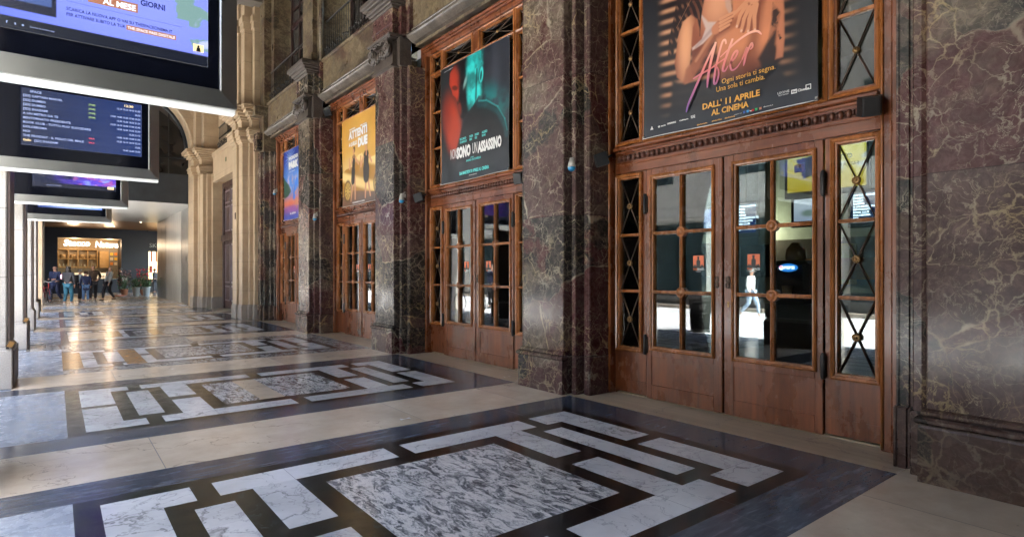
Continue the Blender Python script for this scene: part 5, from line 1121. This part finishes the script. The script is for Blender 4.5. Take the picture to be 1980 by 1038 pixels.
def wall_screen(x, y, z, w, h, fn, label, lines=None):
    r = empty('lobby_screen', (x, y, z), label=label, cat='screen', group='lit screens inside the lobby')
    MB().box(.005, .07, -w/2-.04, w/2+.04, -.08, h+.04).build('casing', M['plastic_black'], r); painted('display', w, h, 60, 60, fn, M['lcd'], r, x=0)
    MB().tube([(.04, 0, h), (.04, 0, 5.4-z)], .02).build('suspension_rod', M['iron'], r); return r
def scr_yel(s, t): c = lerp((.55, .36, .02), (.75, .62, .08), t); c = over(c, (.6, .6, .62), sm(fbm(s, t, 6, 2), .5, .6)*sm(s, .45, .6)*sm(t, .3, .5)); return over(c, (.03, .03, .03), poly(s, t, [(.12, .78), (.42, .84), (.44, .42), (.22, .30)]))
def scr_yel2(s, t): return lerp((.55, .36, .02), (.75, .62, .08), t)
def scr_pale(s, t): return over(lerp((.35, .38, .5), (.7, .72, .78), t), (.2, .25, .22), ell(s, t, .4, .35, .2, .15, 0, .5))
off(MB().box(9.4, 9.5, .9, 4.6, 1.30, 1.62).build('orange_panel', flat('orange_counter_front', (.62, .24, .05), .4), lob), (5.4, 8, 0)); off(MB().box(8.9, 9.5, .9, 4.6, 0, 1.1).build('bar_counter', M['lobby_dark'], lob), (5.4, 8, 0)); off(MB().box(10.6, 10.9, 2.2, 3.0, 1.7, 2.4).box(10.6, 10.9, 4.2, 4.5, 1.2, 1.9).build('yellow_boards', flat('yellow_board', (.5, .36, .04), .5), lob), (5.4, 8, 0))
LETW = emit('lobby_text_white', (.7, .8, .9), 0.28)
r = wall_screen(8.0, 3.47, 2.50, 1.0, .57, scr_yel, 'wide yellow lit screen in the lobby with a dark cup and the words AL BAR')
MB().box(-.006, -.004, .26, .40, .27, .38).build('cup_logo', M['sticker'], r); MB().ball((-.007, .33, .35), (.001, .02, .022), 8, 5).box(-.008, -.006, .30, .36, .28, .33).build('silhouette', M['black_ink'], r)
text('lettering', 'GHIOTTO', .085, (-.006, .0, .37), M['paper'], r, bold=.04, fit=.34); text('lettering', 'PRENDILO AL BAR', .07, (-.006, .06, .27), M['black_ink'], r, bold=.01, fit=.48); text('lettering', 'SUBITO A TE', .06, (-.006, .05, .18), M['black_ink'], r, bold=.01, fit=.28)
r = wall_screen(8.0, 3.63, 2.10, .50, .30, scr_pale, 'pale lit screen just below the left half of the yellow lobby screen')
def list_lines(r, n, w, h):
    for q in range(n): text('lettering', ['CAPTAIN MARVEL', 'DUMBO', 'DUMBO', 'SHAZAM', 'A UN METRO DA TE', 'BENTORNATO', 'BOOK CLUB', 'DOLCEROMA', 'NOI'][q % 9], h*.09, (-.006, w/2-.03, h*(.88-q*.1)), LETW, r, bold=.03)
r = wall_screen(8.0, 2.82, 2.05, .66, .36, scr_list, 'dark lit list screen inside the lobby, seen low in the right side light'); list_lines(r, 9, .66, .36)
r = wall_screen(9.6, 5.52, 2.10, .40, .52, scr_list, 'narrow lit list screen deep inside the lobby behind the meeting stile of the nearest doors'); list_lines(r, 9, .40, .52)
r = wall_screen(9.6, 6.55, 2.20, .70, .38, scr_blue, 'blue lit screen deep inside the lobby behind the left leaf of the nearest doors')
r = empty('wall_lamp', (11.3, 6.46, 1.96), label='warm glowing wall lamp of upright glass rods inside the lobby', cat='lamp')
mb = MB()
for q in (-.07, -.025, .025, .07): mb.box(-.08, -.02, q-.018, q+.018, 0, .42, .01)
mb.build('glass_rods', emit('warm_lamp_glass', (1, .66, .32), 1.5), r); MB().box(-.05, .1, -.11, .11, .18, .22).build('bracket', M['brass'], r)
li = bpy.data.lights.new('lamp_glow', 'POINT'); li.energy = 16; li.color = (1, .7, .4); lo = bpy.data.objects.new('lamp_glow', li); COL.objects.link(lo); lo.parent = r; lo.location = (-.25, 0, .2)
# drinks dispenser with a lit oval badge
dx, dy_ = 7.2, 3.48
r = empty('drinks_dispenser', (dx, dy_, 0), label='dark drinks dispenser with a glowing blue oval badge on the lobby bar counter', cat='drinks machine')
MB().box(-.2, .3, -.30, .30, 0, 1.02, .01).build('counter_base', M['lobby_dark'], r); MB().box(-.15, .25, -.22, .22, 1.02, 1.55, .05).box(-.2, .1, -.2, .2, 1.02, 1.08, .01).build('cabinet', M['plastic_black'], r)
mb = MB().lathe([(.10, .0), (.12, .02), (.11, .14), (.06, .20), (.05, .22)], (.02, 0, 1.55), n=14); mb.build('drum', flat('amber_drum', (.30, .15, .05), .15), r)
bd = MB().ball((-.17, 0, 1.46), (.015, .12, .05), 18, 10).build('oval_badge', emit('blue_badge', (.02, .16, .5), 0.162), r)
MB().ball((-.188, .075, 1.46), (.004, .026, .026), 12, 8).build('round_mark', emit('badge_white', (.8, .8, .9), 0.495), bd); MB().prism([(.075+.024*math.cos(a), 1.46+.024*math.sin(a)) for a in np.linspace(.1, math.pi-.1, 9)], -.194, -.192, axis='x').build('round_mark', emit('badge_red', (.7, .05, .05), 0.44), bd)
text('lettering', 'PEPSI', .05, (-.192, .04, 1.443), LETW, bd, bold=.03, fit=.125)
MB().lathe([(.05, 0), (.07, .14)], (-.14, .02, 1.1), n=12).build('paper_cup', flat('cream_cup', (.5, .32, .2), .5), r)
# ================================================================== PEOPLE
SKIN = flat('skin', (.48, .27, .19), .5, var=.05); HAIRD = flat('dark_hair', (.02, .014, .012), .5); HAIRG = flat('grey_hair', (.25, .23, .21), .6)
SHOE = flat('white_shoe', (.55, .54, .52), .5); SHOED = flat('black_shoe', (.015, .015, .015), .4)
def skinned(name, verts, edges, mat, parent, sub=2, root=0):
    me = bpy.data.meshes.new(name); me.from_pydata([v[0] for v in verts], edges, []); o = bpy.data.objects.new(name, me); COL.objects.link(o); me.materials.append(mat)
    m = o.modifiers.new('skin', 'SKIN'); m.use_smooth_shade = True
    for i, v in enumerate(verts):
        r = v[1]; sv = me.skin_vertices[0].data[i]; sv.radius = r if hasattr(r, '__len__') else (r, r); sv.use_root = (i == root)
    s = o.modifiers.new('sub', 'SUBSURF'); s.levels = sub; s.render_levels = sub
    dg = bpy.context.evaluated_depsgraph_get(); dg.update(); nm = bpy.data.meshes.new_from_object(o.evaluated_get(dg)); o.modifiers.clear(); o.data = nm; nm.name = name
    if parent: o.parent = parent
    return o
def person(x, y, rz, H, label, top, bottom, shoes, hair=HAIRD, bald=False, pose='stand', long_coat=False, hood=False, longhair=False, arms=None, lean=0, female=False, stride=0, head_turn=0):
    """faces local +Y. arms = ((elbow R),(hand R),(elbow L),(hand L)) in units of body height"""
    r = empty('person', (x, y, 0), rz, label=label, cat='person'); k = H
    arms = arms or ((.135, -.02, .63), (.14, .03, .49), (-.135, -.02, .63), (-.14, .03, .49))
    hw = .052; sh = .105 if female else .118; L = lambda z: lean*(z-.5)
    P = lambda a: (a[0]*k, a[1]*k, a[2]*k)
    pel = (0, 0, .53); wst = (0, L(.62), .62); che = (0, L(.74), .745); nk = (0, L(.83)+.005, .835); hd0 = (0, L(.87)+.012, .875); hd = (0, L(.93)+.018, .925); hd2 = (0, L(.97)+.012, .965)
    shR, shL = (sh, L(.8), .80), (-sh, L(.8), .80); hipR, hipL = (hw, 0, .50), (-hw, 0, .50)
    knR, knL = (hw+.005, .02+stride*.7, .28), (-hw-.005, .02-stride*.35, .28); anR, anL = (hw+.005, stride*1.1-.01, .045), (-hw-.005, -stride*1.5-.01, .045+abs(stride)*.25)
    toR, toL = (hw+.012, anR[1]+.085, .018), (-hw-.012, anL[1]+.085, anL[2]-.027)
    eR, hR, eL, hL = arms
    V = [(P(pel), .085*k), (P(wst), (.078*k, .06*k)), (P(che), (.092*k, .066*k)), (P(nk), .030*k), (P(hd0), .036*k), (P(hd), (.045*k, .052*k)), (P(hd2), .034*k),
         (P(shR), .035*k), (P(eR), .024*k), (P(hR), .017*k), (P(shL), .035*k), (P(eL), .024*k), (P(hL), .017*k),
         (P(hipR), .055*k), (P(knR), .036*k), (P(anR), .022*k), (P(toR), .018*k), (P(hipL), .055*k), (P(knL), .036*k), (P(anL), .022*k), (P(toL), .018*k)]
    Ed = [(0, 1), (1, 2), (2, 3), (3, 4), (4, 5), (5, 6), (2, 7), (7, 8), (8, 9), (2, 10), (10, 11), (11, 12), (0, 13), (13, 14), (14, 15), (15, 16), (0, 17), (17, 18), (18, 19), (19, 20)]
    for b, e, sg in ((9, 8, 1), (12, 11, -1)):
        d_ = (Vector(V[b][0])-Vector(V[e][0])).normalized(); side = Vector((0, 1, 0)) if abs(d_[1]) < .8 else Vector((0, 0, 1)); q = Vector(V[b][0])+d_*.035*k; V.append((tuple(q), (.012*k, .018*k))); pb = len(V)-1; Ed.append((b, pb))
        for f_ in range(4):
            tip = q+d_*(.030+.006*(1.5-abs(f_-1.5)))*k+side*(f_-1.5)*.009*k+Vector((-sg*.006*k, 0, 0)); V.append((tuple(tip), .0045*k)); Ed.append((pb, len(V)-1))
        tip = Vector(V[b][0])+d_*.03*k+side*.028*k; V.append((tuple(tip), .005*k)); Ed.append((b, len(V)-1))
    skinned('body', V, Ed, SKIN, r, 1)
    hc = Vector(P(hd)); mb = MB().ball((hc.x, hc.y+.050*k, hc.z-.004*k), (.006*k, .012*k, .010*k), 6, 4).ball((hc.x+.048*k, hc.y, hc.z-.004*k), (.006*k, .012*k, .016*k), 6, 4).ball((hc.x-.048*k, hc.y, hc.z-.004*k), (.006*k, .012*k, .016*k), 6, 4); mb.build('nose_and_ears', SKIN, r)
    mb = MB().ball((hc.x+.016*k, hc.y+.045*k, hc.z+.006*k), .006*k, 6, 4).ball((hc.x-.016*k, hc.y+.045*k, hc.z+.006*k), .006*k, 6, 4).box(hc.x-.014*k, hc.x+.014*k, hc.y+.04*k, hc.y+.052*k, hc.z-.026*k, hc.z-.023*k); mb.build('eyes_and_mouth', HAIRD, r)
    # clothes: skins over the same skeleton
    g = 1.14
    T_ = [(P((0, 0, .50)), (.092*k, .075*k)), (P(wst), (.088*k, .070*k)), (P(che), (.100*k, .074*k)), (P((0, L(.815), .815)), .05*k), (P(shR), .044*k), (P(eR), .032*k), (tuple(Vector(P(eR)).lerp(Vector(P(hR)), .88)), .025*k), (P(shL), .044*k), (P(eL), .032*k), (tuple(Vector(P(eL)).lerp(Vector(P(hL)), .88)), .025*k)]
    E_ = [(0, 1), (1, 2), (2, 3), (2, 4), (4, 5), (5, 6), (2, 7), (7, 8), (8, 9)]
    if long_coat: T_.append((P((0, -.01, .36)), (.105*k, .085*k))); E_.append((0, 10))
    skinned('coat' if long_coat else 'jacket', T_, E_, top, r, 2)
    B_ = [(P((0, 0, .52)), (.088*k, .07*k)), (P(hipR), .062*k), (P(knR), .044*k), (tuple(Vector(P(knR)).lerp(Vector(P(anR)), .93)), .033*k), (P(hipL), .062*k), (P(knL), .044*k), (tuple(Vector(P(knL)).lerp(Vector(P(anL)), .93)), .033*k)]
    skinned('trousers', B_, [(0, 1), (1, 2), (2, 3), (0, 4), (4, 5), (5, 6)], bottom, r, 2)
    for a, t__ in ((anR, toR), (anL, toL)): skinned('shoe', [(P((a[0], a[1]-.02, a[2]-.02)), .024*k), (P((a[0], a[1]+.03, a[2]-.022)), .026*k), (P((t__[0], t__[1]+.005, t__[2]+.003)), .020*k)], [(0, 1), (1, 2)], shoes, r, 1)
    if not bald:
        mb = MB().ball((hc.x, hc.y-.012*k, hc.z+.016*k), (.055*k, .058*k, .052*k), 12, 8)
        if longhair: mb.ball((hc.x, hc.y-.03*k, hc.z-.05*k), (.058*k, .04*k, .085*k), 12, 8)
        if hood: mb.ball((hc.x, hc.y-.02*k, hc.z-.07*k), (.07*k, .05*k, .04*k), 12, 8)
        mb.build('hair', hair, r)
    else: MB().ball((hc.x, hc.y-.022*k, hc.z-.012*k), (.049*k, .040*k, .022*k), 12, 6).build('hair', hair, r)
    return r
BLK = flat('black_cloth', (.035, .034, .040), .7); TEAL = flat('teal_denim', (.03, .14, .21), .7); NVY = flat('navy_cloth', (.022, .032, .09), .7); DEN = flat('blue_denim', (.10, .19, .36), .7); GRY = flat('grey_knit', (.26, .28, .30), .7); LGRY = flat('light_grey_hoodie', (.30, .34, .36), .7); BRN = flat('brown_jacket', (.10, .065, .045), .6); CHR = flat('charcoal_trousers', (.022, .02, .026), .7)
person(.43, 32.0, R(-25), 1.70, 'woman in black jacket and teal jeans with white shoes, nearest of the kiosk group', BLK, TEAL, SHOE, longhair=True, female=True, hood=True, arms=((.14, -.02, .63), (.13, .02, .49), (-.14, .05, .64), (-.13, .15, .70)), stride=.04)
ph = tag(MB().box(-.05, .05, -.01, .01, -.08, .08, .005).build('mobile_phone', emit('pink_phone_glow', (1, .45, .6), 0.462), loc=(.22, 32.26, 1.22)), 'glowing pink phone held up by the woman in teal jeans', 'phone')
person(-.02, 34.8, R(140), 1.75, 'bald man in dark navy clothes standing far left beside the dark column', NVY, NVY, SHOE, bald=True, arms=((.14, .0, .63), (.08, .12, .62), (-.14, .0, .63), (-.08, .12, .62)), stride=.1)
person(.93, 35.6, R(-70), 1.58, 'person in a light grey hoodie with a backpack, beside the woman in teal jeans', LGRY, CHR, SHOE, hair=HAIRG)
bp = tag(MB().box(-.12, .12, -.08, .08, 0, .42, .04).tube([(-.09, .07, .4), (-.09, .2, .36), (-.09, .2, .1)], .015).tube([(.09, .07, .4), (.09, .2, .36), (.09, .2, .1)], .015).build('backpack', CHR, loc=(.80, 35.55, .88)), 'dark backpack worn by the person in the grey hoodie', 'backpack'); bp.rotation_euler = (0, 0, R(-70))
person(1.13, 34.5, R(10), 1.50, 'short person in a long navy coat and blue jeans seen from behind', NVY, DEN, SHOE, long_coat=True, longhair=False, hair=flat('brown_hair', (.07, .035, .02), .6), female=True)
person(1.46, 35.7, R(195), 1.80, 'tall bald man in a brown jacket with elbows out, facing the navy coat', BRN, CHR, SHOE, bald=True, arms=((.20, -.02, .66), (.10, .08, .60), (-.20, -.04, .66), (-.10, .05, .58)))
person(2.05, 35.4, R(110), 1.74, 'man in a grey sweater and dark trousers leaning back at the right of the group', GRY, CHR, SHOED, hair=HAIRG, bald=True, lean=-.18, stride=.10)
person(3.22, 44.0, R(80), 1.72, 'dark clothed person with a small white bag in front of the navy wall', CHR, BLK, SHOE)
hb = tag(MB().box(-.16, .16, -.07, .07, 0, .26, .02).tube([(-.1, 0, .26), (-.06, 0, .42), (.06, 0, .42), (.1, 0, .26)], .01).build('shoulder_bag', flat('white_bag', (.55, .53, .5), .5), loc=(3.40, 43.75, .82)), 'small white shoulder bag carried by the dark clothed person by the navy wall', 'bag')
person(5.35, 46.5, R(60), 1.70, 'florist silhouetted before the bright shop window', BLK, BLK, SHOED)
# people, bin and bicycle on the sunny street: the photo shows them mirrored in the door glass
WHT = flat('white_cotton', (.78, .77, .75), .7); LDEN = flat('pale_denim', (.30, .38, .48), .7)
person(-6.9, 9.75, R(170), 1.56, 'white shirted person in pale jeans walking in the sun, mirrored in the nearest door', WHT, LDEN, SHOE, stride=.13, hair=HAIRG)
person(-3.0, 18.3, R(-100), 1.76, 'man in dark jacket holding a hand to his ear, mirrored in the second door', NVY, CHR, SHOED, arms=((.14, .0, .64), (.10, .07, .88), (-.13, -.02, .63), (-.13, .04, .50)))
r = empty('litter_bin', (-1.62, 8.05, -.004), label='black slatted metal litter bin at the sunny kerb, seen mirrored in the nearest door', cat='litter bin')
mb = MB()
for i in range(30):
    a = i*2*math.pi/30; c_, s_ = math.cos(a), math.sin(a); mb.tube([(.21*c_, .21*s_, .06), (.25*c_, .25*s_, .75), (.33*c_, .33*s_, .93)], .013, 5)
mb.build('slats', M['iron'], r)
mb = MB()
for z, q in ((.06, .215), (.45, .235), (.76, .255), (.93, .33)): mb.tube([(q*math.cos(a), q*math.sin(a), z) for a in np.linspace(0, 2*math.pi, 25)[:-1]], .014, 6, closed=True)
mb.build('hoops', M['iron'], r); MB().lathe([(.19, .03), (.22, .72), (.20, .72), (.17, .06)], (0, 0, 0), n=24).lathe([(.24, 0), (.24, .03)], (0, 0, 0), n=24).build('liner', M['plastic_black'], r)
def bicycle(x, y, rz, label, frame_m):
    r = empty('bicycle', (x, y, 0), rz, label=label, cat='bicycle', group='bicycles by the columns')
    for wx in (-.52, .52):
        w = MB().tube([(wx+.33*math.cos(a), 0, .35+.33*math.sin(a)) for a in np.linspace(0, 2*math.pi, 33)[:-1]], .018, 7, closed=True).build('wheel', M['plastic_black'], r)
        mb = MB()
        for i in range(14): a = i*2*math.pi/14; mb.tube([(wx, 0, .35), (wx+.32*math.cos(a), 0, .35+.32*math.sin(a))], .0025, 4)
        mb.lathe([(.02, -.04), (.02, .04)], (wx, 0, .35), 'y', 8).build('spokes', M['steel'], w)
    MB().tube([(-.52, 0, .35), (-.12, 0, .30), (-.22, 0, .80), (-.52, 0, .35)], .016).tube([(-.12, 0, .30), (.36, 0, .72), (-.20, 0, .72)], .018).tube([(.52, 0, .35), (.38, 0, .66), (.34, 0, .92)], .017).build('frame', frame_m, r)
    MB().tube([(.34, -.28, .98), (.38, -.12, 1.0), (.34, 0, .95), (.38, .12, 1.0), (.34, .28, .98)], .014).build('handlebar', M['steel'], r)
    MB().ball((-.24, 0, .87), (.14, .07, .035), 10, 6).build('saddle', M['plastic_black'], r); MB().lathe([(.09, -.01), (.09, .01)], (-.12, .04, .30), 'y', 14).tube([(-.12, .05, .30), (-.02, .07, .17), (.04, .1, .17)], .009).tube([(-.12, -.03, .30), (-.22, -.06, .43), (-.28, -.1, .43)], .009).build('crank', M['steel'], r)
    MB().tube([(-.12+.0, .04, .385), (-.52, .04, .38)], .005, 4).tube([(-.12, .04, .215), (-.52, .04, .32)], .005, 4).build('chain', M['iron'], r); return r
bicycle(-2.35, 17.35, R(4), 'black bicycle held by the man on the street, mirrored in the second door', M['iron'])
bicycle(-.86, 16.7, R(84), 'black bicycle parked between the second and third columns from the left edge', M['iron'])
bicycle(-.35, 33.6, R(75), 'bicycle with red parts leaning by the dark column near the bald man in navy', flat('red_enamel', (.4, .03, .03), .4))
# ================================================================== OTHER SIDE OF THE STREET
ob = empty('opposite_building', (-9.4, 12, 0), label='grey stone building with dark shop fronts across the sunny street', cat='building')
MB().box(-8, 0, -34, 60, 3.9, 11).box(-8, .05, -34, 60, 3.6, 3.95).box(-8, -.6, -34, 60, 0, 3.6).build('wall', flat('grey_render', (.46, .45, .42), .7), ob)
mb = MB(); mw = MB(); 
pc = flat('pale_pilaster', (.42, .40, .36), .6); sg = flat('shop_glass', (.03, .05, .055), .08)
for i in range(22):
    y = -33+i*4.2; MB().box(-.6, .08, y-.35, y+.35, 0, 3.6, .02).build('pilaster', pc, ob)
    MB().box(-.58, -.5, y+.4, y+3.8, .45, 3.4).build('shop_window', sg, ob)
for j in range(1):
    for i in range(22):
        y = -32+i*4.2; mw.box(-.02, .03, y+.9, y+2.2, 5+j*4, 7.4+j*4)
mw.build('upper_windows', sg, ob)
MB().box(-.02, .0, 0, 0.01, 0, .01)
mb = MB().box(-9.35, -8.9, -30, 60, -.004, .14, .02); tag(mb.build('kerb', M['lime_grey']), kind='structure')

for x, y, lb in ((2.62, 4.98, 'small crumpled white scrap lying at the edge of the cream floor band'), (4.75, 6.15, 'tiny white scrap on the floor near the second doorway')):
    mb = MB(); mb.add([(-.05, -.012, .002), (0, -.02, .012), (.06, -.01, .002), (.05, .014, .010), (0, .01, .003), (-.05, .014, .013)], [(0, 1, 4, 5), (1, 2, 3, 4)]); tag(mb.build('paper_scrap', M['paper'], loc=(x, y, .001)), lb, 'litter')
